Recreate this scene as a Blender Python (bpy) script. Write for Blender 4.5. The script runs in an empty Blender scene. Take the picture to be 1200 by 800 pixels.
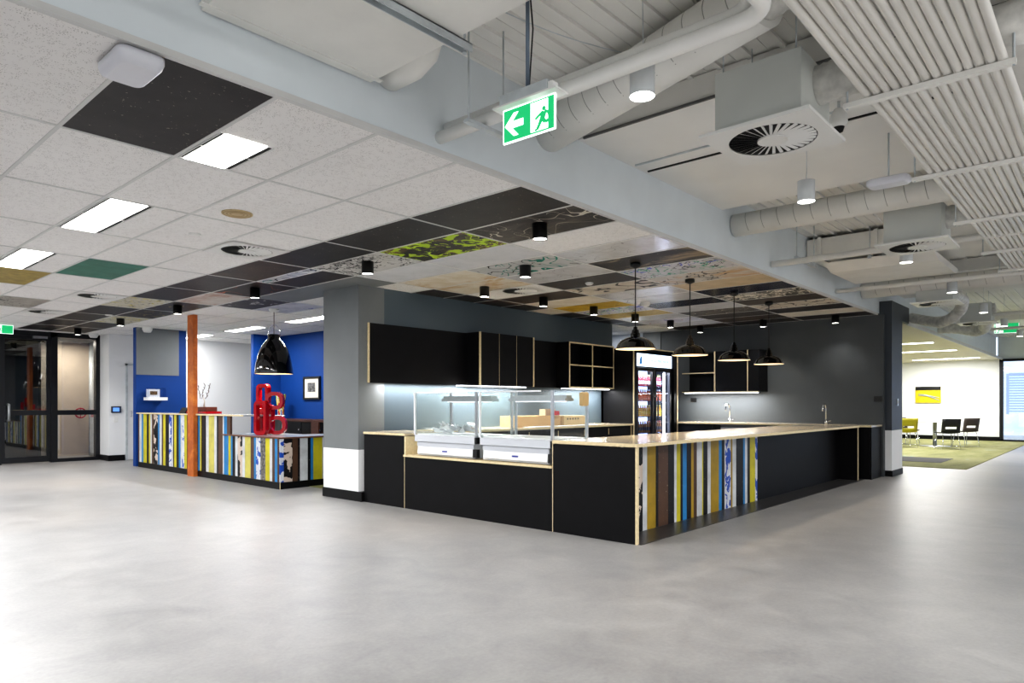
import bpy, math, random
from mathutils import Vector, Matrix
random.seed(7)
PI = math.pi
SC = bpy.context.scene
COL = SC.collection

# ------------------------------------------------------------------ materials
def lin(c):
    return tuple((x / 12.92 if x <= .04045 else ((x + .055) / 1.055) ** 2.4) for x in c)
def rgb(h):
    return lin(tuple(int(h[i:i + 2], 16) / 255 for i in (0, 2, 4)))

class N:
    """small node-graph helper"""
    def __init__(s, name):
        s.m = bpy.data.materials.new(name); s.m.use_nodes = True
        s.t = s.m.node_tree; s.n = s.t.nodes; s.l = s.t.links
        s.b = s.n['Principled BSDF']; s._co = None
    def co(s):
        if s._co is None:
            s._co = s.n.new('ShaderNodeNewGeometry').outputs['Position']
        return s._co
    def put(s, sock, v):
        if hasattr(v, 'is_linked') or isinstance(v, bpy.types.NodeSocket): s.l.new(v, sock)
        elif isinstance(v, (tuple, list)): sock.default_value = tuple(v) + ((1,) if len(v) == 3 and len(sock.default_value) == 4 else ())
        else: sock.default_value = v
    def mapping(s, scale=(1, 1, 1), loc=(0, 0, 0), rot=(0, 0, 0), src=None):
        m = s.n.new('ShaderNodeMapping'); s.l.new(src or s.co(), m.inputs['Vector'])
        m.inputs['Scale'].default_value = scale; m.inputs['Location'].default_value = loc; m.inputs['Rotation'].default_value = rot
        return m.outputs[0]
    def noise(s, scale, detail=4, rough=.5, dist=0, vec=None, color=False):
        t = s.n.new('ShaderNodeTexNoise'); s.l.new(vec or s.co(), t.inputs['Vector'])
        t.inputs['Scale'].default_value = scale; t.inputs['Detail'].default_value = detail
        t.inputs['Roughness'].default_value = rough; t.inputs['Distortion'].default_value = dist
        return t.outputs['Color' if color else 'Fac']
    def voro(s, scale, feature='F1', vec=None, out='Distance'):
        t = s.n.new('ShaderNodeTexVoronoi'); s.l.new(vec or s.co(), t.inputs['Vector'])
        t.feature = feature; t.inputs['Scale'].default_value = scale
        return t.outputs[out]
    def math(s, op, a, b=0.0, c=None):
        t = s.n.new('ShaderNodeMath'); t.operation = op
        s.put(t.inputs[0], a); s.put(t.inputs[1], b)
        if c is not None: s.put(t.inputs[2], c)
        return t.outputs[0]
    def ramp(s, fac, stops, interp='LINEAR'):
        t = s.n.new('ShaderNodeValToRGB'); s.l.new(fac, t.inputs[0]); cr = t.color_ramp; cr.interpolation = interp
        while len(cr.elements) < len(stops): cr.elements.new(.5)
        for e, (p, c) in zip(cr.elements, stops):
            e.position = p; e.color = (tuple(c) + (1,)) if isinstance(c, (tuple, list)) else (c, c, c, 1)
        return t.outputs[0]
    def mix(s, fac, a, b):
        t = s.n.new('ShaderNodeMix'); t.data_type = 'RGBA'
        s.put(t.inputs['Factor'], fac); s.put(t.inputs['A'], a if not isinstance(a, tuple) else a); s.put(t.inputs['B'], b)
        return t.outputs['Result']
    def bump(s, h, strength=.2, dist=.01):
        t = s.n.new('ShaderNodeBump'); t.inputs['Strength'].default_value = strength; t.inputs['Distance'].default_value = dist
        s.l.new(h, t.inputs['Height']); s.l.new(t.outputs[0], s.b.inputs['Normal'])
    def fin(s, color, rough=.5, metal=0, **k):
        s.put(s.b.inputs['Base Color'], color); s.put(s.b.inputs['Roughness'], rough); s.put(s.b.inputs['Metallic'], metal)
        for kk, v in k.items(): s.put(s.b.inputs[kk.replace('_', ' ')], v)
        return s.m

MC = {}
def M(name, hexc, rough=.5, metal=0, vary=.06, scale=3, **k):
    """plain paint / plastic / metal with a little procedural variation"""
    key = name
    if key in MC: return MC[key]
    n = N(name); c = rgb(hexc) if isinstance(hexc, str) else hexc
    if vary:
        lo = tuple(x * (1 - vary) for x in c); hi = tuple(min(1, x * (1 + vary)) for x in c)
        col = n.ramp(n.noise(scale, 4), [(.3, lo), (.7, hi)])
    else: col = c
    MC[key] = n.fin(col, rough, metal, **k); return MC[key]
def glow(name, hexc, strength, base=None):
    if name in MC: return MC[name]
    n = N(name); c = rgb(hexc)
    v = n.ramp(n.noise(1.5, 1), [(0, tuple(x * .97 for x in c)), (1, c)])
    MC[name] = n.fin(base or c, .5, 0, Emission_Color=v, Emission_Strength=strength); return MC[name]
def glass(name, tint=(1, 1, 1), alpha=.12, rough=.02):
    """thin architectural glass: mostly see-through with a fresnel reflection"""
    if name in MC: return MC[name]
    n = N(name); t = n.t
    tr = n.n.new('ShaderNodeBsdfTransparent'); tr.inputs[0].default_value = tint + (1,)
    gl = n.n.new('ShaderNodeBsdfGlossy'); gl.inputs['Roughness'].default_value = rough
    fr = n.n.new('ShaderNodeLayerWeight'); fr.inputs[0].default_value = .5
    f2 = n.math('ADD', n.math('MULTIPLY', n.math('POWER', fr.outputs['Facing'], 5.0), .8), .03 + alpha)
    mx = n.n.new('ShaderNodeMixShader'); n.l.new(f2, mx.inputs[0]); n.l.new(tr.outputs[0], mx.inputs[1]); n.l.new(gl.outputs[0], mx.inputs[2])
    n.l.new(mx.outputs[0], n.n['Material Output'].inputs[0]); MC[name] = n.m; return n.m

# ------------------------------------------------------------------ mesh builder
class MB:
    def __init__(s): s.v = []; s.f = []; s.mi = []; s.sm = []
    def face(s, pts, mi=0, smooth=False):
        b = len(s.v); s.v += [tuple(p) for p in pts]; s.f.append(tuple(range(b, b + len(pts)))); s.mi.append(mi); s.sm.append(smooth)
    def box(s, x0, x1, y0, y1, z0, z1, mi=0):
        if x0 > x1: x0, x1 = x1, x0
        if y0 > y1: y0, y1 = y1, y0
        if z0 > z1: z0, z1 = z1, z0
        b = len(s.v)
        s.v += [(x0, y0, z0), (x1, y0, z0), (x1, y1, z0), (x0, y1, z0), (x0, y0, z1), (x1, y0, z1), (x1, y1, z1), (x0, y1, z1)]
        for q in ((3, 2, 1, 0), (4, 5, 6, 7), (0, 1, 5, 4), (1, 2, 6, 5), (2, 3, 7, 6), (3, 0, 4, 7)):
            s.f.append(tuple(b + i for i in q)); s.mi.append(mi); s.sm.append(False)
        return s
    def ring(s, c, ax, r, n, up=None):
        ax = Vector(ax).normalized()
        u = ax.orthogonal().normalized() if up is None else (Vector(up) - ax * Vector(up).dot(ax)).normalized()
        w = ax.cross(u)
        return [Vector(c) + (u * math.cos(2 * PI * i / n) + w * math.sin(2 * PI * i / n)) * r for i in range(n)]
    def loft(s, rings, mi=0, smooth=True, caps=(True, True)):
        n = len(rings[0]); b = len(s.v)
        for r in rings: s.v += [tuple(p) for p in r]
        for k in range(len(rings) - 1):
            for i in range(n):
                a = b + k * n + i; c = b + k * n + (i + 1) % n
                s.f.append((a, c, c + n, a + n)); s.mi.append(mi); s.sm.append(smooth)
        if caps[0]: s.face(list(reversed(rings[0])), mi)
        if caps[1]: s.face(rings[-1], mi)
        return s
    def cyl(s, p0, p1, r, r1=None, n=16, mi=0, caps=(True, True)):
        ax = Vector(p1) - Vector(p0); u = ax.orthogonal()
        return s.loft([s.ring(p0, ax, r, n, u), s.ring(p1, ax, r if r1 is None else r1, n, u)], mi, True, caps)
    def tube(s, pts, r, n=8, mi=0, up=(0, 0, 1)):
        P = [Vector(p) for p in pts]; rings = []; last = None
        for i, p in enumerate(P):
            d = (P[min(i + 1, len(P) - 1)] - P[max(i - 1, 0)]).normalized()
            u = last if last is not None else d.orthogonal()
            u = (u - d * u.dot(d)).normalized(); last = u
            rr = r[i] if isinstance(r, (list, tuple)) else r
            rings.append(s.ring(p, d, rr, n, u))
        return s.loft(rings, mi)
    def lathe(s, prof, c=(0, 0, 0), n=32, mi=0, caps=(False, False), smooth=True):
        rings = [[(c[0] + r * math.cos(2 * PI * i / n), c[1] + r * math.sin(2 * PI * i / n), c[2] + z) for i in range(n)] for r, z in prof]
        return s.loft(rings, mi, smooth, caps)
    def prism(s, poly, fn, t, mi=0):
        """poly 2D -> fn(u,v,w) 3D, extruded w 0..t"""
        a = [fn(u, v, 0) for u, v in poly]; b = [fn(u, v, t) for u, v in poly]
        s.face(a, mi); s.face(list(reversed(b)), mi)
        for i in range(len(poly)):
            j = (i + 1) % len(poly); s.face([a[j], a[i], b[i], b[j]], mi)
        return s
    def build(s, name, mats, parent=None, bevel=0, loc=None):
        me = bpy.data.meshes.new(name)
        off = OFF.get(parent.name, Vector((0, 0, 0))) if parent else Vector(loc or (0, 0, 0))
        me.from_pydata([(p[0] - off[0], p[1] - off[1], p[2] - off[2]) for p in s.v], [], s.f)
        if not isinstance(mats, (list, tuple)): mats = [mats]
        for m in mats: me.materials.append(m)
        for p, mi, sm in zip(me.polygons, s.mi, s.sm): p.material_index = mi; p.use_smooth = sm
        import bmesh
        bm = bmesh.new(); bm.from_mesh(me); bmesh.ops.remove_doubles(bm, verts=bm.verts, dist=1e-5)
        bmesh.ops.recalc_face_normals(bm, faces=bm.faces); bm.to_mesh(me); bm.free()
        o = bpy.data.objects.new(name, me); COL.objects.link(o)
        if parent: o.parent = parent; OFF[o.name] = off
        else: o.location = off; OFF[o.name] = off
        if bevel:
            b = o.modifiers.new('bevel', 'BEVEL'); b.width = bevel; b.segments = 2; b.limit_method = 'ANGLE'; b.angle_limit = .9
        return o
OFF = {}
def tag(o, label=None, cat=None, group=None, kind=None):
    if label: o['label'] = label
    if cat: o['category'] = cat
    if group: o['group'] = group
    if kind: o['kind'] = kind
    return o
def thing(name, label, cat, loc, group=None, rz=0):
    o = bpy.data.objects.new(name, None); COL.objects.link(o); o.empty_display_size = .1
    o.location = loc; o.rotation_euler = (0, 0, rz); OFF[o.name] = Vector(loc)
    return tag(o, label, cat, group)
def dup(root, loc, label=None, rz=None, group=None):
    def cp(o, par):
        c = o.copy(); COL.objects.link(c)
        if par: c.parent = par
        for ch in list(o.children): cp(ch, c)
        return c
    r = cp(root, None); r.location = loc
    if rz is not None: r.rotation_euler = (0, 0, rz)
    if label: r['label'] = label
    if group: r['group'] = group
    return r
def struct(name, mb, mats, parent=None, **k):
    o = mb.build(name, mats, parent, **k)
    if parent is None: o['kind'] = 'structure'
    return o
def solo(name, mb, mats, label, cat, loc=None, group=None, **k):
    return tag(mb.build(name, mats, None, loc=loc, **k), label, cat, group)

def text(body, size, mat, loc, rot, name='lettering', parent=None, ext=.0008, align='CENTER', squash=1):
    c = bpy.data.curves.new(name, 'FONT'); c.body = body; c.size = size; c.extrude = ext; c.align_x = align; c.align_y = 'CENTER'
    tmp = bpy.data.objects.new(name + '_curve', c); me = bpy.data.meshes.new_from_object(tmp); bpy.data.objects.remove(tmp); bpy.data.curves.remove(c)
    o = bpy.data.objects.new(name, me); COL.objects.link(o); me.materials.clear(); me.materials.append(mat)
    o.rotation_euler = rot; o.scale = (squash, 1, 1)
    if parent: o.parent = parent; o.location = Vector(loc) - OFF.get(parent.name, Vector((0, 0, 0)))
    else: o.location = loc
    return o

# ------------------------------------------------------------------ shared materials
m_white = M('white_wall_paint', 'eaebec', .6, vary=.015, scale=1)
m_bulk = M('bulkhead_paint', 'dfe6ea', .5, vary=.03)
m_slate = M('slate_blue_paint', '525f68', .55, vary=.03, scale=1)
m_grey = M('mid_grey_paint', '75797b', .55, vary=.04)
m_dgrey = M('charcoal_paint', '474b4e', .55, vary=.05)
m_blue = M('royal_blue_paint', '0c4088', .6, vary=.04, Specular_IOR_Level=.3)
m_skirt = M('black_skirting', '0c0c0e', .4, Specular_IOR_Level=.25)
m_blackply = M('black_formply', '09090c', .5, vary=.25, scale=6, Specular_IOR_Level=.22)
m_ply = M('plywood_edge', 'dccba4', .5, vary=.1, scale=40)
m_black = M('black_metal', '0d0d0e', .4)
m_gloss = M('gloss_black_enamel', '0a0a0b', .08, vary=0, Coat_Weight=.6)
m_steel = M('brushed_steel', 'b9bcc0', .28, 1, vary=.08, scale=20)
m_chrome = M('chrome', 'd8dadc', .08, 1, vary=0)
m_galv = M('galvanised_steel', 'c6cccf', .4, .35, vary=.15, scale=8)
m_pipe = M('white_painted_pipe', 'efeeea', .4, vary=.05)
m_conduit = M('conduit_plastic', 'e2e0da', .38, vary=.06, scale=2)
m_ductw = M('painted_duct', 'eae9e4', .55, vary=.05)
m_plate = M('diffuser_enamel', 'e3e3e0', .4, vary=.02)
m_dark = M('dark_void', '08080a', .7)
m_alu = M('dark_aluminium_frame', '1b1d22', .35, .3)
m_tbar = M('white_grid_bar', 'd2d2d0', .4)
m_rubber = M('black_rubber', '101010', .7)
m_lamp = glow('lamp_diffuser', 'fffdf6', 9)
m_lampw = glow('warm_lamp_diffuser', 'fff0d2', 7)
m_panel = glow('panel_light_diffuser', 'fffefa', 7)

def acoustic():
    n = N('acoustic_tile'); p = n.co()
    sp = n.voro(125, vec=p); big = n.noise(28, 5, .7)
    hole = n.math('MULTIPLY', n.math('LESS_THAN', sp, .33), n.math('GREATER_THAN', big, .51))
    base = n.ramp(n.noise(.9, 3), [(.3, rgb('ebe9e7')), (.7, rgb('f1efed'))])
    col = n.mix(n.math('MULTIPLY', hole, .5), base, rgb('6d665e'))
    return n.fin(col, .8)
m_tile = acoustic()
def floor_mat():
    n = N('polished_grey_floor'); p = n.co()
    a = n.noise(.35, 5, .55); b = n.noise(3.2, 8, .68, dist=.6); c = n.noise(45, 3, .6)
    f = n.math('ADD', n.math('MULTIPLY', a, .42), n.math('ADD', n.math('MULTIPLY', b, .42), n.math('MULTIPLY', c, .16)))
    col = n.ramp(f, [(.34, rgb('7e7e7f')), (.5, rgb('959494')), (.66, rgb('a8a7a6'))])
    warm = n.math('MULTIPLY', n.ramp(n.noise(.22, 2, vec=n.mapping(loc=(4, 2, 0))), [(.52, 0), (.7, 1)]), .18)
    col = n.mix(warm, col, rgb('b3a494'))
    return n.fin(col, n.math('ADD', n.math('MULTIPLY', b, .22), .29), 0, Specular_IOR_Level=.4)
m_floor = floor_mat()
def carpet_mat():
    n = N('green_carpet')
    f = n.noise(1.1, 6, .65, vec=n.mapping(scale=(.6, 1.6, 1)))
    g = n.noise(60, 3, .6)
    col = n.ramp(f, [(.25, rgb('6c6c48')), (.45, rgb('8c8b5a')), (.62, rgb('9d9a6e')), (.8, rgb('8fa8a4'))])
    col = n.mix(n.math('MULTIPLY', g, .35), col, rgb('3f4a20')); n.bump(g, .6, .01)
    return n.fin(col, .95)
m_carpet = carpet_mat()
def wood_mat(name, a, b, scale=(1, 12, 12), rough=.45):
    n = N(name); f = n.noise(3, 6, .6, dist=.8, vec=n.mapping(scale=scale))
    return n.fin(n.ramp(f, [(.3, rgb(a)), (.7, rgb(b))]), rough)
def rust_mat():
    n = N('orange_rusty_steel'); f = n.noise(5, 7, .65, dist=.4); s = n.noise(60, 4, .7)
    col = n.ramp(f, [(.3, rgb('9c4e20')), (.5, rgb('bd672a')), (.7, rgb('d8863a'))])
    col = n.mix(n.math('MULTIPLY', n.math('GREATER_THAN', s, .66), .6), col, rgb('3a1c10'))
    n.bump(f, .25, .01); return n.fin(col, .55, .1)

# ------------------------------------------------------------------ painted boards (art ceiling panels, recycled planks)
def board(name, base, base2=None, lines=(), blobs=(), rough=.5, seed=0, stain=None, scale=2.0):
    """weathered painted board: lines = [(hex, width, scale)], thin iso-contours read as pen / spray strokes;
    blobs = [(hex, threshold, scale)] splashes of paint"""
    if name in MC: return MC[name]
    n = N(name); p = n.mapping(loc=(seed * 3.7, seed * 1.9, seed * .7))
    f = n.noise(scale * 2, 6, .62, vec=p)
    a = rgb(base); b = rgb(base2) if base2 else tuple(x * .75 for x in a)
    col = n.ramp(f, [(.36, b), (.62, a)])
    if stain: col = n.mix(n.ramp(n.noise(2.3, 7, .7, dist=1.0, vec=n.mapping(loc=(seed, 0, 3), scale=(1, .5, 1))), [(.5, 0), (.62, .85)]), col, rgb(stain))
    for k, (h, th, sc) in enumerate(blobs):
        g = n.noise(sc, 4, .55, dist=.6, vec=n.mapping(loc=(seed + k * 9, k * 4, 1)))
        col = n.mix(n.math('GREATER_THAN', g, th), col, rgb(h))
    for k, (h, w, sc) in enumerate(lines):
        g = n.noise(sc, 1.2, .4, dist=1.6, vec=n.mapping(loc=(seed * 2 + k * 5, k * 7, 2)))
        d = n.math('ABSOLUTE', n.math('SUBTRACT', g, .5))
        msk = n.math('MULTIPLY', n.math('LESS_THAN', d, w), n.math('GREATER_THAN', n.noise(1.8, 1, vec=n.mapping(loc=(k * 3 + seed, 1, 0))), .46))
        col = n.mix(msk, col, rgb(h))
    sp = n.math('MULTIPLY', n.math('GREATER_THAN', n.noise(38, 3, .7, vec=p), .69), .55)
    col = n.mix(sp, col, rgb('c9c2b0') if sum(a) < .5 else rgb('55504a'))
    MC[name] = n.fin(col, rough, 0, Specular_IOR_Level=.3); return MC[name]

# =================================================================== SETTING
H = 2.7                      # tiled ceiling height
BY = 3.04                    # face of the bulkhead
struct('floor', MB().box(-14, 27.2, -14, 20, -.1, 0), m_floor)
struct('ceiling', MB().box(-8, 13.0, BY + .02, 16.7, H, H + .06), m_tile)
ceil = bpy.data.objects['ceiling']
g = MB()
GX = 1.103; GY = 3.037
for i in range(-15, 20):
    x = GX + .6 * i; g.box(x - .011, x + .011, BY + .02, 16.6, H - .004, H + .002)
for j in range(1, 12):
    y = GY + 1.2 * j; g.box(-7.9, 12.54, y - .011, y + .011, H - .0045, H + .002)
struct('grid_bars', g, m_tbar, ceil)
# bulkhead with its bright shadow-line trim
b = MB().box(-8, 27, BY, BY + .12, H + .03, 3.45)
struct('wall_bulkhead', b, m_bulk)
struct('trim_1', MB().box(-8, 12.55, BY - .01, BY + .02, H - .004, H + .028), m_tbar)
# painted metal deck with ribs above the open area
d = MB().box(-10, 27, -12, BY + .02, 3.37, 3.5)
y = -11.9
while y < BY:
    d.box(-10, 27, y, y + .03, 3.35, 3.37); y += .11
    d.box(-10, 27, y - .004, y + .004, 3.366, 3.37); y += .09
def deck_mat():
    n = N('painted_roof_deck'); return n.fin(n.ramp(n.noise(1.5, 5), [(.3, rgb('dfded9')), (.7, rgb('ebeae6'))]), .5)
struct('ceiling_deck', d, deck_mat())
m_conc = M('white_painted_concrete', 'e8e7e3', .6, vary=.05, scale=1.2)
for k, (x0, x1) in enumerate([(4.14, 6.62), (12.0, 14.45), (19.8, 22.2)]):
    struct('beam_%d' % (k + 1), MB().box(x0, x1, -12, BY, 3.19, 3.36), m_conc)
# plaster soffit round the first column
struct('ceiling_plaster', MB().box(4.71, 5.3, 5.95 + .69, 9.03, H - .006, H + .01), m_grey)
# walls of the bar
struct('wall_bar_left', MB().box(5.3, 10.75, 7.1, 7.8, 0, H), m_slate)
c1 = MB().box(5.05, 5.45, 7.08, 7.85, .64, H, 0); c1.box(5.05, 5.45, 7.08, 7.85, .12, .64, 1); c1.box(5.04, 5.46, 7.0, 7.86, 0, .12, 2)
struct('column_front', c1, [m_grey, m_white, m_skirt])
w = MB().box(12.55, 12.66, 2.95, 8.6, 0, H)
struct('wall_bar_back', w, m_dgrey)
struct('wall_bar_recess', MB().box(10.75, 12.55, 8.4, 8.5, 0, H), m_slate)
struct('wall_bar_recess_pale', MB().box(12.535, 12.549, 7.52, 8.39, 0, H, 0).box(12.535, 12.549, 7.1, 7.5, 0, H, 1), [M('pale_grey_paint', 'c3cad4', .5), m_grey])
c2 = MB().box(12.665, 13.38, 2.85, 3.7, .77, 2.93, 0); c2.box(12.665, 13.38, 2.85, 3.7, .1, .77, 1); c2.box(12.66, 13.39, 2.84, 3.71, 0, .1, 2)
struct('column_right', c2, [M('dark_blue_grey_paint', '3d434b', .5), m_white, m_skirt])
struct('trim_fascia', MB().box(13.38, 13.9, 2.851, BY - .001, H - .05, 2.93), MC['dark_blue_grey_paint'])
# far right room
m_slatc = wood_mat('pale_timber_ceiling', 'dcd5c4', 'ebe5d6', (14, .6, 1), .6)
struct('ceiling_right_room', MB().box(13.38, 27, 2.9, 9, 2.65, 2.72), m_slatc)
struct('trim_2', MB().box(13.9, 27, 2.87, 2.9, 2.63, 2.7), m_tbar)
struct('wall_right_room_end', MB().box(27, 27.2, 2.95, 9, 0, 2.66), m_white)
struct('wall_right_room_side', MB().box(12.7, 27, 8.6, 8.75, 0, 2.66), m_white)
struct('baseboard_right', MB().box(26.97, 27, 2.95, 9, 0, .14), m_skirt)
struct('wall_right_upper', MB().box(27, 27.2, -12, 3.0, 2.66, 3.4), m_bulk)
wf = MB()
for y in (2.9, .9, -1.1, -3.1, -5.1): wf.box(26.95, 27.1, y - .05, y + .05, 0, 2.66)
wf.box(26.95, 27.1, -12, 2.95, 0, .06).box(26.95, 27.1, -12, 2.95, 2.58, 2.66)
win = struct('window_1', wf, m_alu)
struct('window_pane', MB().box(27.02, 27.03, -12, 2.85, .06, 2.58), glass('clear_glass'), win)
# building seen through that window
nb = N('daylit_blue_facade')
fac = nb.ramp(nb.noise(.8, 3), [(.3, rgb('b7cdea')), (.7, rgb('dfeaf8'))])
m_fac = nb.fin(fac, .7, 0, Emission_Color=fac, Emission_Strength=.9)  # facade emits light to stand in for daylight falling on it
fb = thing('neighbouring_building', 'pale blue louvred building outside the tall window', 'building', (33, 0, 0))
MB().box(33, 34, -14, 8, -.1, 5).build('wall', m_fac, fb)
m_louv = glow('louvre_blue', 'a3b8e0', .6)  # louvres glow as well, to match the daylit facade
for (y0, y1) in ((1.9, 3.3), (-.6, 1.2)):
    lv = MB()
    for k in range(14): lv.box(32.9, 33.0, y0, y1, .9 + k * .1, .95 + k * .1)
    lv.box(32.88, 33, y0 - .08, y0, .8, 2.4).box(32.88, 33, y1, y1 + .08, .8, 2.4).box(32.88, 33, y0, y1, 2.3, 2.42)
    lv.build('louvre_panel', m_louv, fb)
struct('ground_outside', MB().box(27.2, 40, -14, 9, -.12, -.02), M('pale_paving', 'c9d3de', .8))
# carpet in right room and under reception
cp = solo('carpet', MB().box(14.95, 26.95, 2.13, 8.55, .001, .008), m_carpet, 'green mottled carpet in the far room with table and chairs', 'carpet')
MB().box(16.2, 17.6, 2.75, 6.5, .008, .011).build('dark_inlay', M('charcoal_carpet', '4c4a4c', .95), cp)
solo('carpet', MB().box(5.47, 7.79, 7.87, 14.2, .001, .007), m_carpet, 'green carpet behind the striped reception counter', 'carpet')
# reception room walls
struct('wall_reception_back', MB().box(5.95, 9.5, 16.1, 16.2, 0, H), m_white)
bw = MB().box(5.0, 5.95, 14.25, 14.4, 0, H, 0).box(5.8, 5.95, 14.4, 16.1, 0, H, 2); bw.box(5.0, 5.8, 14.235, 14.25, 1.78, H, 1)
struct('wall_reception_left', bw, [m_blue, m_grey, m_white])
struct('wall_alcove_left', MB().box(7.16, 7.8, 13.8, 13.9, 0, H), m_blue)
struct('wall_alcove_right', MB().box(7.8, 7.95, 7.8, 13.9, 0, H), m_blue)
# entrance end
struct('wall_entry', MB().box(5.08, 5.8, 16.0, 16.15, 0, H).box(5.08, 5.2, 16.15, 16.75, 0, H), m_white)
struct('baseboard_entry', MB().box(5.07, 5.39, 15.985, 16.0, 0, .12).box(5.065, 5.08, 16.0, 16.7, 0, .12), m_skirt)
dr = MB().box(5.40, 5.44, 15.97, 16.0, 0, 2.08).box(5.40, 5.8, 15.97, 16.0, 2.04, 2.08)
door2 = struct('door_2', MB().box(5.44, 5.79, 15.98, 15.995, .01, 2.04), M('white_door_paint', 'dfe0e2', .4))
struct('door_frame', dr, m_galv, door2)
hh = MB().tube([(5.5, 15.98, 1.06), (5.5, 15.93, 1.06), (5.5, 15.93, .94), (5.5, 15.98, .94)], .008)
struct('door_handle', hh, m_steel, door2)
struct('wall_entry_left', MB().box(-8, 3.25, 16.6, 16.75, 0, H), m_white)
fr = MB().box(3.25, 3.33, 16.55, 16.7, 0, H).box(4.17, 4.29, 16.55, 16.7, 0, H).box(5.0, 5.09, 16.55, 16.7, 0, H)
fr.box(3.25, 5.09, 16.55, 16.7, 2.6, H).box(4.29, 5.0, 16.55, 16.7, 0, .07).box(4.29, 5.0, 16.55, 16.7, .98, 1.08)
door1 = struct('door_1', fr, m_alu)
lf = MB().box(3.33, 3.39, 16.57, 16.63, .02, 2.6).box(4.1, 4.17, 16.57, 16.63, .02, 2.6).box(3.39, 4.1, 16.57, 16.63, .02, .14).box(3.39, 4.1, 16.57, 16.63, 2.52, 2.6).box(3.39, 4.1, 16.57, 16.63, .98, 1.08)
struct('door_leaf', lf, m_alu, door1)
m_dg = glass('dark_door_glass', (.62, .64, .66), .1)
struct('door_pane', MB().box(3.39, 4.1, 16.595, 16.602, .14, 2.52), m_dg, door1)
struct('side_pane', MB().box(4.29, 5.0, 16.61, 16.617, .07, 2.6), glass('clear_glass'), door1)
struct('door_handle', MB().tube([(3.44, 16.57, 1.2), (3.44, 16.49, 1.2), (3.44, 16.49, .88), (3.44, 16.57, .88)], .024, 10), m_steel, door1)
struct('door_closer', MB().box(3.85, 4.1, 16.5, 16.57, 2.55, 2.6), m_steel, door1)
# lobby behind the glazing
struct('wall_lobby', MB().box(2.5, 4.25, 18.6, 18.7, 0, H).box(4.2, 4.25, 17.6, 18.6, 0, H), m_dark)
struct('wall_lobby_right', MB().box(4.25, 6.5, 18.3, 18.4, 0, H).box(5.6, 5.7, 16.2, 18.3, 0, H), M('beige_paint', 'cbbfae', .6))
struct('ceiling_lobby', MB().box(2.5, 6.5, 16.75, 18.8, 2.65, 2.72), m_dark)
solo('riser_pipe', MB().cyl((5.38, 18.1, .0), (5.38, 18.1, 2.64), .06, n=14), m_galv, 'galvanised vertical riser pipe behind the glass side panel', 'pipe', (5.38, 18.1, 0))
vw = thing('valve_wheel', 'red valve hand wheel beside the riser pipe behind glass', 'valve', (5.12, 18.0, 1.0))
rp = [(5.12 + .11 * math.cos(a), 18.0, 1.0 + .11 * math.sin(a)) for a in [2 * PI * k / 20 for k in range(21)]]
m_red = M('red_enamel', 'b5161f', .25, vary=.05)
MB().tube(rp, .014).build('rim', m_red, vw)
MB().tube([(5.01, 18, 1), (5.23, 18, 1)], .008).tube([(5.12, 18, .89), (5.12, 18, 1.11)], .008).build('spokes', m_red, vw)
MB().cyl((5.12, 18, 1), (5.12, 18.29, 1), .02).build('spindle', m_steel, vw)
MB().cyl((5.38, 18.04, .9), (5.38, 18.04, 1.06), .045).build('valve_body', m_red, vw)

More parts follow.
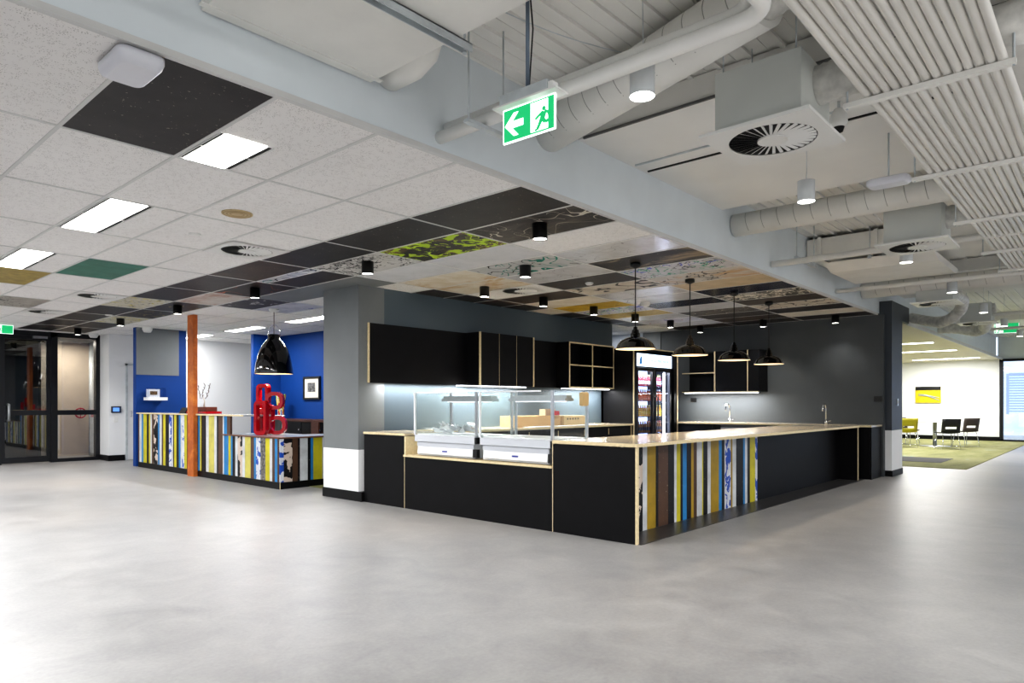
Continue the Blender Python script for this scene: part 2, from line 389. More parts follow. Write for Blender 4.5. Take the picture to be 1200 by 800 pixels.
# =================================================================== ART CEILING PANELS
ord_ = ['', 'first', 'second', 'third', 'fourth', 'fifth', 'sixth', 'seventh', 'eighth', 'ninth', 'tenth', 'eleventh', 'twelfth', 'thirteenth', 'fourteenth', 'fifteenth', 'sixteenth']
def bm_(k, s):
    if k == 'blk': return board('chalkboard_black_%d' % (s % 3), '2f2c2d', '242123', seed=s % 3), 'black chalkboard ceiling panel'
    if k == 'blkspk': return board('speckled_black', '2c2a2b', '232122', blobs=[('85807a', .72, 30)], seed=4), 'black ceiling panel peppered with pale specks'
    if k == 'blkscr': return board('scratched_black', '353231', '242223', lines=[('a59f90', .006, 1.4), ('d0cabd', .004, 2.2)], stain='57504a', seed=5), 'black ceiling panel with curved white scratches'
    if k == 'blkor': return board('black_orange_line', '2c2724', '221e1e', lines=[('b0532a', .007, 1.7)], seed=6), 'black ceiling panel with orange squiggles'
    if k == 'brn': return board('brown_black_board', '3f342b', '2a2422', seed=7), 'brown-black ceiling panel'
    if k == 'pale': return board('pale_scuffed_%d' % (s % 2), 'e0e0e2', 'd0cfcf', lines=[('a8a6a8', .004, 2.5)], rough=.22, seed=8 + s % 2), 'pale scuffed white ceiling panel'
    if k == 'gls': return board('gloss_white_board', 'f4f4f6', 'eaebed', rough=.15, seed=10), 'glossy white ceiling panel'
    if k == 'tans': return board('tan_smeared', '33302e', '262424', stain='a08e72', seed=11), 'dark ceiling panel smeared with tan paint'
    if k == 'scrb': return board('blue_green_scribble', 'cfd0d6', 'c0c0c4', lines=[('2d2f42', .016, 4.2), ('5a66c8', .022, 3.3), ('3c9a7c', .018, 3.8)], seed=12), 'white ceiling panel scribbled in blue, green and black'
    if k == 'scrt': return board('black_scribble_tan', 'd0cdc8', 'bfbab2', lines=[('1c1c1e', .02, 4.4)], stain='c29b69', seed=13), 'white ceiling panel with black scribble and tan stain'
    if k == 'bei': return board('beige_board', 'cbb898', 'b8a584', seed=14), 'beige ceiling panel'
    if k == 'nav': return board('navy_board', '25263a', '1c1d2b', blobs=[('4a58a0', .7, 5)], rough=.2, seed=15), 'dark navy ceiling panel'
    if k == 'grafb': return board('white_tag_on_black', '24221f', '1b1a19', lines=[('dcd7ca', .05, 4.0), ('ccc7ba', .03, 5.5)], seed=16), 'black ceiling panel tagged with white graffiti letters'
    if k == 'scrc': return board('cream_scribble', 'd2cabb', 'c2b8a6', lines=[('2a2421', .03, 3.4)], seed=17), 'cream ceiling panel with dark scribble'
    if k == 'cre': return board('cream_board', 'd6d0c4', 'c8c0b0', seed=18), 'cream ceiling panel'
    if k == 'lime': return board('lime_graffiti', '1d1e1c', '171817', blobs=[('b5d31e', .53, 6.5)], lines=[('c4e022', .02, 6.0)], stain='7d6540', seed=21), 'black and lime green graffiti ceiling panel'
    if k == 'scrg': return board('green_black_scribble', 'dcdddc', 'cfd0cf', lines=[('3f9383', .025, 2.6), ('2b2b2b', .014, 2.2)], rough=.2, seed=20), 'white ceiling panel with looping green scribble'
    if k == 'loop': return board('black_loops', 'd0cabf', 'bfb7a8', lines=[('201f20', .045, 2.6)], seed=22), 'cream ceiling panel with thick black loops'
    if k == 'scrk': return board('dense_black_scribble', 'd4d3d0', 'c6c4c0', lines=[('1c1c1e', .035, 5.2), ('1c1c1e', .03, 7.5)], seed=23), 'white ceiling panel covered in dense black scribble'
    if k == 'tan': return board('tan_stained', 'd9d3c8', 'cbbfa8', stain='bb9a68', seed=24), 'white ceiling panel stained tan'
    if k == 'yel': return board('yellow_board', 'c0a22c', 'a88a22', lines=[('4a3d15', .005, 3)], seed=25), 'mustard yellow ceiling panel'
    if k == 'yelo': return board('ochre_faded', 'b09a4e', '94803f', seed=26, scale=6), 'faded ochre ceiling panel'
    if k == 'grn': return board('teal_green_board', '3b7c6a', '326c5c', blobs=[('8a7c60', .74, 6)], seed=27), 'teal green ceiling panel'
    if k == 'gold': return board('gold_flecked_black', '35322f', '262322', blobs=[('9a864f', .62, 9)], seed=28), 'dark ceiling panel flecked with gold'
    if k == 'spl': return board('splattered_cream', 'cdc9ba', 'bdb8a4', blobs=[('c9bd4e', .6, 8), ('2c2a28', .62, 14)], seed=29), 'cream ceiling panel splattered yellow and black'
    if k == 'rus': return board('rust_white', 'd0c9c2', 'bfb5ab', stain='9a5a34', seed=30), 'white ceiling panel with a rust patch'
    if k == 'let': return board('pale_marks_on_plum', '403a40', '2e2a2f', blobs=[('bdb8b5', .6, 5)], seed=31), 'plum-black ceiling panel with pale broken lettering'
    if k == 'mix': return board('blue_red_marks', 'c9c9d2', 'b0b0bd', blobs=[('3a4a9a', .64, 4), ('a33b3b', .67, 5)], seed=32), 'white ceiling panel with blue and red marks'
    if k == 'ggr': return board('grey_graffiti', 'b7b2aa', '9c968c', lines=[('3c3a36', .014, 4)], blobs=[('5a5548', .66, 7)], seed=33), 'grey ceiling panel with worn graffiti'
    raise KeyError(k)
rows = {
 0: {0: 'blk', 4: 'blk', 5: 'blkscr', 7: 'pale', 8: 'tans', 9: 'scrb', 10: 'scrt', 11: 'bei', 12: 'nav', 13: 'grafb', 14: 'brn', 15: 'scrc', 16: 'blk', 17: 'cre', 18: 'blk'},
 1: {4: 'blk', 5: 'lime', 6: 'gls', 7: 'scrg', 8: 'pale', 9: 'blk', 10: 'loop', 11: 'pale', 12: 'pale', 13: 'nav', 14: 'gls', 15: 'blkscr', 16: 'blk', 17: 'brn', 18: 'blk'},
 2: {4: 'blkspk', 5: 'scrk', 6: 'gls', 7: 'tan', 8: 'tan', 10: 'brn', 11: 'cre', 12: 'yel', 13: 'scrb', 14: 'yelo', 15: 'pale', 16: 'mix', 17: 'gls', 18: 'brn'},
 3: {4: 'brn', 5: 'blk', 8: 'blk', 9: 'blk', 10: 'brn', 11: 'blk', 12: 'cre', 13: 'blk', 14: 'blk', 15: 'blk', 16: 'blk'},
 4: {2: 'grn', 4: 'blk', 5: 'blkor'},
 5: {1: 'yelo', 4: 'blk', 5: 'rus', 6: 'let', 7: 'mix'},
 6: {4: 'spl', 5: 'gold'},
 7: {2: 'ggr', 4: 'blk', 5: 'gold'},
 8: {4: 'blk', 5: 'spl'},
 9: {4: 'blk', 5: 'blk'},
 10: {4: 'blk', 5: 'blk'},
}
for j, rr in rows.items():
    for i, k in rr.items():
        x0 = GX + .6 * i + .012; x1 = x0 + .576; y0 = GY + 1.2 * j + .012; y1 = y0 + 1.176
        if j == 0: y0 += .02
        if j == 3 and i >= 7: y1 = 7.09
        if j == 3 and i == 5: x0 += .16
        mm, lab = bm_(k, i + j)
        place = ['beside the bulkhead', 'one row in from the bulkhead', 'two rows in from the bulkhead'][j] if j < 3 else (ord_[j] + ' row back from the bulkhead')
        if i >= 4: place += ', ' + ord_[i - 3] + ' painted column'
        if (i, j) == (0, 0): lab, place = 'large black ceiling panel', 'under the white wireless unit'
        if i in (1, 2) and j > 0: place = 'alone among the white tiles'
        if k == 'mix' and j == 2: lab = 'white ceiling panel with blue and red smears'
        solo('ceiling_panel', MB().box(x0, x1, y0, y1, H - .002, H + .02), mm, lab + ' ' + place, 'ceiling panel', (x0, y0, H), group='painted boards set in the ceiling grid')
mm, _ = bm_('scrg', 1)
solo('ceiling_panel', MB().box(GX + 3.012, GX + 3.15, GY + 3.612, GY + 4.788, H - .002, H + .02), mm, 'narrow white and green scribbled strip panel beside a black one', 'ceiling panel', (4.1, 6.65, H), group='painted boards set in the ceiling grid')

# =================================================================== CEILING FIXTURES
def troffer(x0, y0, y1, label):
    t = thing('ceiling_light', label, 'ceiling light', (x0, y0, H - .03), 'bright rectangular panel lights among the white tiles')
    MB().box(x0, x0 + .245, y0, y1, H - .006, H + .01).build('diffuser', m_panel, t)
    for a in (x0 - .03, x0 + .257):
        MB().box(a, a + .018, y0 + .01, y0 + (y1 - y0) * .48, H - .004, H + .004).build('air_slot', m_dark, t)
        MB().box(a, a + .018, y0 + (y1 - y0) * .52, y1 - .01, H - .004, H + .004).build('air_slot', m_dark, t)
    MB().box(x0 - .034, x0 - .028, y0, y1, H - .008, H).build('side_rail', m_tbar, t)
    MB().box(x0 + .28, x0 + .286, y0, y1, H - .008, H).build('side_rail', m_tbar, t)
troffer(1.75, 3.68, 4.22, 'short bright panel light beside the large black ceiling panel')
troffer(1.75, 5.45, 6.63, 'second bright panel light, between short one and the one at the edge')
troffer(1.75, 7.85, 9.02, 'bright panel light beside the teal green ceiling panel')
for k, (x, y, l) in enumerate([(6.45, 10.1, 'long panel light over reception beside the grey column'), (6.45, 12.45, 'long panel light over reception behind the bell pendant'), (6.45, 14.7, 'farthest reception panel light, half hidden by the orange post')]):
    t = thing('ceiling_light', l, 'ceiling light', (x, y, H - .02), 'panel lights over the reception area')
    MB().box(x, x + .25, y, y + 1.2, H - .008, H + .01).build('diffuser', m_panel, t)
    MB().box(x - .02, x, y - .02, y + 1.22, H - .01, H).build('side_rail', m_tbar, t)
    MB().box(x + .25, x + .27, y - .02, y + 1.22, H - .01, H).build('side_rail', m_tbar, t)

def blades(mb, cx, cy, z, r, n=32, mi=0, r0=.07):
    for k in range(n):
        a = 2 * PI * k / n; da = 2 * PI / n * .88
        p = [(cx + r0 * math.cos(a), cy + r0 * math.sin(a), z + .006), (cx + r * math.cos(a), cy + r * math.sin(a), z + .015),
             (cx + r * math.cos(a + da), cy + r * math.sin(a + da), z), (cx + r0 * math.cos(a + da), cy + r0 * math.sin(a + da), z)]
        mb.face(p, mi)
    mb.cyl((cx, cy, z - .004), (cx, cy, z + .01), r0 * 1.15, n=20, mi=mi)
def swirl(cx, cy, s, label, grp='swirl diffusers flush in the tiled ceiling'):
    t = thing('air_diffuser', label, 'air diffuser', (cx, cy, H - .01), grp)
    h = s / 2; r = .235; pl = MB(); nn = 40
    out = []
    for k in range(nn):
        a = 2 * PI * k / nn + .0001; c, q = math.cos(a), math.sin(a); m = max(abs(c), abs(q)); out.append((cx + h * c / m, cy + h * q / m, H - .008))
    inn = [(cx + r * math.cos(2 * PI * k / nn), cy + r * math.sin(2 * PI * k / nn), H - .008) for k in range(nn)]
    for k in range(nn): pl.face([out[k], out[(k + 1) % nn], inn[(k + 1) % nn], inn[k]])
    pl.build('face_plate', m_plate, t)
    MB().cyl((cx, cy, H - .0035), (cx, cy, H + .012), r, n=40).build('plenum', M('shadow_grey', '3a3a3a', .7), t)
    bl = MB(); blades(bl, cx, cy, H - .01, r * .98); bl.build('vane_ring', m_plate, t)
swirl(3.22, 6.33, .59, 'swirl air diffuser in the white tiles nearest the black border')
swirl(3.2, 10.53, .59, 'swirl air diffuser in the white tiles beyond the teal panel')
swirl(3.2, 12.95, .59, 'farthest swirl air diffuser in white tiles, near the entrance doors')
swirl(6.76, 5.9, .56, 'swirl air diffuser among the painted panels above the display case')
# fill the rest of that slot
# black surface can lights
def can(x, y, label, grp, z=H, r=.062, h=.13, ms=m_black, name='surface_downlight'):
    t = thing(name, label, 'downlight', (x, y, z - h), grp)
    MB().lathe([(r, 0), (r, h - .001)], (x, y, z - h), 28, caps=(False, True)).lathe([(r - .004, 0), (r - .004, .02)], (x, y, z - h), 28).build('housing', ms, t)
    MB().cyl((x, y, z - h + .006), (x, y, z - h + .012), r - .005, n=28).build('lens', m_lamp, t)
    return t
cans = [(4.35, 3.58, 'can nearest the bulkhead, on the black border of panels'), (4.31, 5.88, 'can under the dense black scribble panel'), (4.33, 8.3, 'can at upper left of the big bell pendant'),
        (4.32, 10.65, 'can left of the orange post top'), (4.31, 13.0, 'can near the grey and blue wall'), (4.32, 15.35, 'can just before the glass doors'),
        (5.56, 4.78, 'can beside the green scribbled panel'), (6.23, 6.04, 'can above the long black wall cabinet'), (7.39, 6.02, 'can beside the swirl diffuser above the cabinets'),
        (8.61, 6.02, 'can over the open cube shelf'), (9.8, 6.02, 'can straight above the nearest dome pendant'), (10.95, 6.0, 'can over the drinks fridge'),
        (12.1, 6.0, 'can over the corner shelf unit'), (11.95, 4.73, 'can between the third and fourth dome pendants'), (12.2, 3.6, 'can nearest the right column')]
t0 = None
for x, y, l in cans:
    lab = 'black cylinder ' + l
    if t0 is None: t0 = can(x, y, lab, 'black surface mounted can lights')
    else: dup(t0, (x, y, H - .13), lab)
# small ceiling items
sp = thing('ceiling_speaker', 'tan round speaker grille in the white ceiling tiles', 'speaker', (2.54, 5.15, H))
MB().cyl((2.54, 5.15, H - .008), (2.54, 5.15, H), .115, n=32).build('bezel', M('tan_grille', 'c9b48c', .6, vary=.1, scale=80), sp)
for r in (.095, .07, .045): MB().lathe([(r, 0), (r + .006, -.004), (r + .012, 0)], (2.54, 5.15, H - .009), 32).build('grille_ring', M('tan_ring', 'b59d74', .6), sp)
def disc(x, y, r, h, label, cat='smoke detector', name='smoke_detector'):
    solo(name, MB().lathe([(r, 0), (r, -h * .5), (r * .7, -h)], (x, y, H), 20, caps=(False, True)), m_plate, label, cat, (x, y, H))
disc(2.6, 6.05, .05, .012, 'small white sprinkler cover beyond the tan ceiling speaker', 'sprinkler', 'sprinkler_head')
disc(6.87, 4.87, .05, .03, 'small white smoke detector on a black panel over the bar')
disc(8.75, 5.2, .07, .06, 'domed white detector on a pale panel beside the nearest dome pendant')
disc(5.15, 14.1, .09, .1, 'white dome camera at the top of the grey wall', 'camera', 'dome_camera')
disc(4.85, 16.2, .09, .09, 'white dome camera above the glass side panel', 'camera', 'dome_camera')
disc(4.0, 12.6, .06, .02, 'flat white detector on the black border toward the doors')
# wireless access point
ap = thing('wireless_access_point', 'white rounded wireless unit on the ceiling at the bulkhead edge', 'wireless unit', (1.07, 3.13, H))
def rrect(cx, cy, hx, hy, r, n=6, rot=0):
    pts = []
    for sx, sy, a0 in ((1, 1, 0), (-1, 1, PI / 2), (-1, -1, PI), (1, -1, 1.5 * PI)):
        for k in range(n + 1):
            a = a0 + PI / 2 * k / n; px, py = sx * (hx - r) + r * math.cos(a), sy * (hy - r) + r * math.sin(a)
            pts.append((cx + px * math.cos(rot) - py * math.sin(rot), cy + px * math.sin(rot) + py * math.cos(rot)))
    return pts
prof = [(0, 1), (-.022, 1.0), (-.045, .92), (-.058, .76)]
rings = [[(x, y, H - .012 + z) for x, y in rrect(1.1, 3.19, .095 * s, .145 * s, .04 * s)] for z, s in prof]
MB().loft(rings).build('shell', M('white_plastic', 'dcdde4', .3, vary=.02), ap)
MB().box(1.04, 1.18, 3.08, 3.3, H - .014, H).build('mount_plate', m_galv, ap)

# =================================================================== PENDANTS
def dome_pendant(x, y, zb, label):
    t = thing('dome_pendant', label, 'pendant light', (x, y, zb), 'black enamel dome pendants over the bar')
    pr = [(.21, 0), (.212, .006), (.205, .012), (.185, .055), (.15, .09), (.105, .115), (.06, .128), (.05, .13), (.048, .165), (.04, .17), (.035, .2), (.022, .21), (.02, .235), (.004, .24)]
    MB().lathe(pr, (x, y, zb), 40).build('shade', m_gloss, t)
    MB().lathe([(.208, .002), (.18, .05), (.145, .085), (.1, .11), (.03, .122)], (x, y, zb), 40, caps=(False, True)).build('shade_lining', glow('warm_shade_lining', 'f2dcb8', .8), t)
    MB().lathe([(.001, .02), (.03, .03), (.038, .06), (.02, .11)], (x, y, zb), 20).build('bulb', glow('bulb_glow', 'ffe6bd', 12), t)
    MB().cyl((x, y, zb + .235), (x, y, H - .02), .006, n=8).build('cord', m_black, t)
    MB().lathe([(.01, -.06), (.03, -.05), (.055, -.04), (.055, 0)], (x, y, H), 24, caps=(True, True)).build('canopy', m_black, t)
    return t
p0 = dome_pendant(6.24, 3.83, 1.79, 'black enamel dome pendant nearest the display case, at the bar corner')
for x, y, l in ((7.48, 3.84, 'second black dome pendant along the bar, in front of the fridge edge'), (8.72, 3.84, 'third black dome pendant, in front of the closed wall cabinets'), (9.92, 3.84, 'black dome pendant farthest from the display case, over the tap')):
    dup(p0, (x, y, 1.79), l)
bp = thing('bell_pendant', 'large glossy black bell pendant over the low reception desk', 'pendant light', (5.49, 9.92, 1.68))
X, Y, Z = 5.49, 9.92, 1.68
pr = [(.288, 0), (.29, .01), (.283, .08), (.27, .17), (.245, .28), (.21, .38), (.17, .46), (.12, .52), (.095, .545), (.09, .6), (.085, .62), (.001, .625)]
MB().lathe(pr, (X, Y, Z), 48).build('shade', m_gloss, bp)
MB().lathe([(.284, .005), (.265, .15), (.23, .3), (.17, .44), (.1, .52)], (X, Y, Z), 48, caps=(False, True)).build('shade_lining', glow('warm_shade_lining', 'f2dcb8', .8), bp)
MB().lathe([(.001, .1), (.05, .12), (.06, .17), (.03, .26)], (X, Y, Z), 20).build('bulb', glow('bulb_glow', 'ffe6bd', 12), bp)
hp = [(X + .092 * math.cos(a) * .73, Y - .092 * math.cos(a) * .68, Z + .6 + .17 * math.sin(a)) for a in [PI * k / 14 for k in range(15)]]
MB().tube(hp, .007).build('loop_handle', m_chrome, bp)
MB().cyl((X, Y, Z + .62), (X, Y, H - .03), .005, n=8).build('cord', M('red_brown_cord', '5a1a14', .6), bp)
MB().lathe([(.02, -.05), (.07, -.035), (.085, 0)], (X, Y, H), 24, caps=(True, True)).build('canopy', m_plate, bp)

# =================================================================== BAR
def plyface(mb_black, mb_ply): pass
fc = thing('bar_counter', 'black ply servery counter with striped recycled board front around the bar', 'counter', (5.1, 3.1, 0))
BX, BYs = 5.08, 3.12
# front run panels (face X=5.08)
p = MB().box(BX, BX + .03, 6.225, 7.0, .0, .835); p.build('front_panel', m_blackply, fc)
MB().box(BX, BX + .03, 4.03, 6.215, .0, .6).build('front_panel', m_blackply, fc)
MB().box(BX, BX + .03, BYs, 4.02, .0, .83).build('front_panel', m_blackply, fc)
for eb in ((BX - .001, BX + .02, 6.216, 6.223, 0, .6), (BX - .001, BX + .02, 4.021, 4.029, 0, .835), (BX, BX + .03, BYs - .018, BYs, 0, .835), (BX + .0, BX + .6, 6.2, 6.222, .62, .835)):
    MB().box(*eb).build('panel_edge', m_ply, fc)
MB().box(BX + .05, BX + .62, 6.225, 7.0, 0.02, .83).box(BX + .05, BX + .62, 4.05, 6.2, .02, .58).box(BX + .05, BX + .62, 3.45, 4.0, .02, .83).build('carcass', m_blackply, fc)
MB().box(BX - .015, BX + .64, 4.03, 6.225, .6, .622).build('servery_shelf', m_ply, fc)
m_top = wood_mat('bar_top_laminate', 'c0b298', 'cec1a8', (1, 8, 8), .14)
MB().box(BX - .012, BX + .66, 6.2, 7.0, .842, .868, 0).box(BX - .014, BX - .012, 6.2, 7.0, .842, .868, 1).build('bar_top', [m_top, m_ply], fc)
tp = MB().box(BX - .01, 11.74, BYs - .02, 4.02, .838, .868, 0)
tp.box(BX - .014, BX - .01, BYs - .02, 4.02, .838, .866, 1).box(BX - .014, 11.74, BYs - .024, BYs - .02, .838, .866, 1)
tp.build('bar_top', [m_top, m_ply], fc)
# south face: striped boards + black ply, end panel
cols = {'w': 'd6d9dc', 'b': '2e86c4', 'y': 'cfc42f', 'Y': 'd2c96a', 'm': 'ab8d2a', 'n': '5a4132', 'k': '17171a', 'g': '4a4947'}
def plank(c):
    if c == 'W': return board('plank_blue_splatter', 'd9dbe0', 'c8cbd2', blobs=[('2450b0', .535, 8)], rough=.45, seed=41)
    if c == 'K': return board('plank_black_splash', '161518', '101012', blobs=[('cdbdb0', .53, 4.6)], rough=.45, seed=42)
    if c == 'g': return board('plank_grey_grain', '8a8783', '2c2a29', rough=.5, seed=43, scale=12)
    return board('plank_' + c, cols[c], tuple_hex(cols[c]), rough=.42, seed=ord(c) % 11)
def tuple_hex(h): return ''.join('%02x' % int(int(h[i:i + 2], 16) * .88) for i in (0, 2, 4))
def planks(seq, fn, name, par, z0, z1):
    mb = MB(); mats = []; names = []
    for (a, c), (b2, _) in zip(seq[:-1], seq[1:]):
        if c not in names: names.append(c); mats.append(plank(c))
        mi = names.index(c)
        for q in fn(a, b2): mb.box(*q[:4], z0, z1, mi)
    o = mb.build(name, mats, par); return o
bar = [(5.14, 'K'), (5.669, 'w'), (5.751, 'm'), (5.914, 'k'), (5.963, 'n'), (6.159, 'k'), (6.282, 'w'), (6.335, 'y'), (6.415, 'k'), (6.463, 'b'), (6.551, 'k'), (6.651, 'm'), (6.708, 'n'), (6.78, 'w'), (6.903, 'y'), (6.93, 'k'), (7.032, 'w'), (7.112, 'm'), (7.315, 'b'), (7.393, 'k'), (7.463, 'W'), (7.632, 'm'), (7.677, 'w'), (7.781, 'k'), (7.982, 'b'), (8.034, 'w'), (8.105, 'k'), (8.181, 'y'), (8.341, 'W'), (8.41, 'e')]
planks(bar, lambda a, b2: [(a + .001, b2 - .001, 3.4, 3.43 + random.uniform(-.002, .002))], 'striped_front', fc, .0, .83)
MB().box(8.41, 11.7, 3.402, 3.43, 0, .83).build('side_panel', m_blackply, fc)
MB().box(11.70, 11.73, BYs, 4.0, 0, .836, 0).box(11.698, 11.732, BYs - .006, BYs, 0, .836, 1).build('end_panel', [m_blackply, m_ply], fc)
MB().box(5.75, 11.69, 3.5, 3.98, .02, .83).build('carcass', m_blackply, fc)
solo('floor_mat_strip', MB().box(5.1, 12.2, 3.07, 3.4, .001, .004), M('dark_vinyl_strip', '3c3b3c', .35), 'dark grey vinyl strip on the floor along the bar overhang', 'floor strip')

# display cases
def display_case(y0, y1, label, n):
    t = thing('display_case', label, 'display case', (5.1, y0, .622), 'glass food display cases on the servery')
    m_case = M('light_grey_case', 'c9cdd4', .3, vary=.03); m_casew = M('white_case', 'e6e8ec', .25, vary=.02)
    MB().box(5.1, 5.16, y0 + .03, y1 - .02, .785, .86).build('top_rail', m_case, t)
    MB().box(5.13, 5.7, y0 + .06, y1 - .04, .63, .785).build('cabinet_body', m_case, t)
    MB().prism([(5.105, .65), (5.13, .645), (5.13, .725), (5.115, .73)], lambda u, v, w: (u, y0 + .07 + w, v), y1 - y0 - .13).build('kick_panel', m_casew, t)
    MB().box(5.12, 5.135, y0 + .06, y1 - .04, .732, .78).build('middle_panel', m_case, t)
    MB().box(5.103, 5.15, y0 + .0, y0 + .06, .64, .73).build('end_cap', m_black, t)
    MB().box(5.098, 5.15, y0 + .0, y0 + .03, .79, .855).build('corner_block', m_black, t)
    MB().box(5.103, 5.106, (y0 + y1) / 2 - .05, (y0 + y1) / 2 + .03, .68, .695).build('maker_badge', M('badge_blue', '2a3a9c', .4), t)
    MB().box(5.14, 5.68, y0 + .03, y1 - .02, .862, .872).build('deck', m_casew, t)
    g_ = glass('case_glass', (.975, .99, .98), .01)
    MB().box(5.105, 5.111, y0 + .02, y1 - .02, .87, 1.33).build('front_glass', g_, t)
    MB().box(5.12, 5.66, y0 + .004, y0 + .010, .87, 1.33).build('side_glass', g_, t)
    MB().box(5.12, 5.66, y1 - .010, y1 - .004, .87, 1.33).build('side_glass', g_, t)
    MB().box(5.105, 5.68, y0 + .01, y1 - .01, 1.332, 1.338).build('top_glass', g_, t)
    for (x, y) in ((5.1, y0 + .0), (5.66, y0 + .0), (5.66, y1 - .03)):
        MB().box(x, x + .025, y, y + .025, .86, 1.34).build('post', m_steel, t)
    MB().box(5.1, 5.12, y1 - .022, y1 - .004, .86, 1.34).build('post', m_casew, t)
    MB().box(5.35, 5.5, y0 + .05, y1 - .2, 1.24, 1.27).box(5.38, 5.47, y0 + .05, y1 - .2, 1.27, 1.3).build('heat_lamp_bar', m_steel, t)
    MB().box(5.4, 5.45, y0 + .1, y1 - .25, 1.232, 1.24).build('lamp_tube', glow('case_tube', 'f4f4ff', 1.2), t)
    MB().box(5.098, 5.11, y0 + .15, y1 - .05, 1.33, 1.345).build('top_trim', m_casew, t)
    return t
display_case(5.06, 6.08, 'left glass display case holding crumpled plastic wrap', 0)
display_case(4.04, 5.03, 'right glass display case with cartons visible behind it', 1)
solo('control_box', MB().box(5.5, 5.62, 3.98, 4.03, 1.19, 1.33), M('cardboard', 'bfa578', .8, vary=.12), 'beige octagonal control box at the top end of display case', 'control box', bevel=.02)
pw = MB()
for k in range(26):
    cx, cy, cz = 5.36 + random.uniform(-.1, .1), 5.75 + random.uniform(-.28, .2), .90 + random.uniform(0, .05)
    pts = [(cx + random.uniform(-.09, .09), cy + random.uniform(-.11, .11), max(.876, cz + random.uniform(-.04, .07))) for _ in range(5)]
    for a in range(3): pw.face([pts[a], pts[a + 1], pts[(a + 2) % 5]])
n_ = N('clear_plastic_wrap'); m_wrap = n_.fin(rgb('e4e8ec'), .12, 0, Transmission_Weight=.35)
solo('plastic_wrap', pw, m_wrap, 'crumpled clear plastic wrap inside the left display case', 'plastic wrap', (5.36, 5.7, .875))

# wall cabinets on slate wall
t = thing('wall_cabinet', 'long flat black wall panel left of the projecting cupboards', 'wall cabinet', (5.2, 7.06, 1.48))
MB().box(5.2, 6.95, 7.065, 7.098, 1.48, 2.235).build('panel', m_blackply, t)
MB().box(5.185, 5.2, 7.05, 7.098, 1.48, 2.235).build('panel_edge', m_ply, t)
t = thing('wall_cabinet', 'black three-door wall cupboard projecting above the display cases', 'wall cabinet', (6.93, 6.8, 1.48))
MB().box(6.93, 8.10, 6.82, 7.09, 1.48, 2.24).build('carcass', m_blackply, t)
for k in range(3):
    x = 6.945 + k * .384; MB().box(x, x + .378, 6.8, 6.82, 1.482, 2.238).build('door', m_blackply, t)
MB().box(6.925, 6.938, 6.79, 6.822, 1.478, 2.242).box(8.1, 8.115, 6.79, 6.83, 1.478, 2.242).box(7.326, 7.329, 6.798, 6.81, 1.48, 2.24).box(7.71, 7.713, 6.798, 6.81, 1.48, 2.24).build('panel_edge', m_ply, t)
t = thing('wall_cabinet', 'recessed black wall panel between cupboard and open cube shelf', 'wall cabinet', (8.12, 7.06, 1.48))
MB().box(8.12, 9.0, 7.05, 7.095, 1.48, 2.24).build('panel', m_blackply, t)
t = thing('cube_shelf', 'black wall shelf with four open cubes and pale ply edges', 'wall shelf', (9.02, 6.8, 1.48))
MB().box(9.02, 10.34, 7.05, 7.09, 1.48, 2.24).box(9.02, 9.04, 6.8, 7.05, 1.48, 2.24).box(10.32, 10.34, 6.8, 7.05, 1.48, 2.24).box(9.02, 10.34, 6.8, 7.05, 2.22, 2.24).box(9.02, 10.34, 6.8, 7.05, 1.48, 1.5).box(9.67, 9.69, 6.8, 7.05, 1.5, 2.22).box(9.04, 10.32, 6.8, 7.05, 1.85, 1.87).build('shelf_box', m_blackply, t)
MB().box(9.018, 9.038, 6.79, 6.8, 1.48, 2.24).box(10.322, 10.342, 6.79, 6.8, 1.48, 2.24).box(9.02, 10.34, 6.79, 6.8, 2.22, 2.242).box(9.02, 10.34, 6.79, 6.8, 1.478, 1.5).box(9.67, 9.69, 6.79, 6.8, 1.5, 2.22).box(9.04, 10.32, 6.79, 6.8, 1.85, 1.87).build('shelf_edge', m_ply, t)
def strip_light(name, box, label):
    t = thing(name, label, 'strip light', (box[0], box[2], box[4]))
    MB().box(*box).build('diffuser', glow('led_strip', 'f6f8ff', 5), t)
    MB().box(box[0], box[1], box[2], box[3], box[5], box[5] + .006).build('housing', m_steel, t)
strip_light('strip_light', (6.6, 8.0, 6.86, 6.95, 1.462, 1.472), 'bright strip light under the three-door wall cupboard')
strip_light('strip_light', (9.0, 10.3, 6.86, 6.95, 1.462, 1.472), 'bright strip light under the open cube shelf')
# back counter along slate wall
t = thing('back_counter', 'black back counter with ply edge top beneath the cube shelf', 'counter', (6, 6.4, 0))
MB().box(6.0, 10.37, 6.45, 7.08, 0, .83).build('carcass', m_blackply, t)
MB().box(6.0, 10.37, 6.4, 7.09, .835, .865).build('counter_top', m_top, t)
MB().box(6.0, 10.37, 6.394, 6.4, .835, .865).box(10.35, 10.37, 6.44, 6.45, .0, .83).build('panel_edge', m_ply, t)
for k in range(6):
    MB().box(6.2 + k * .69, 6.21 + k * .69, 6.44, 6.45, .7, .8).build('finger_pull', m_ply, t)
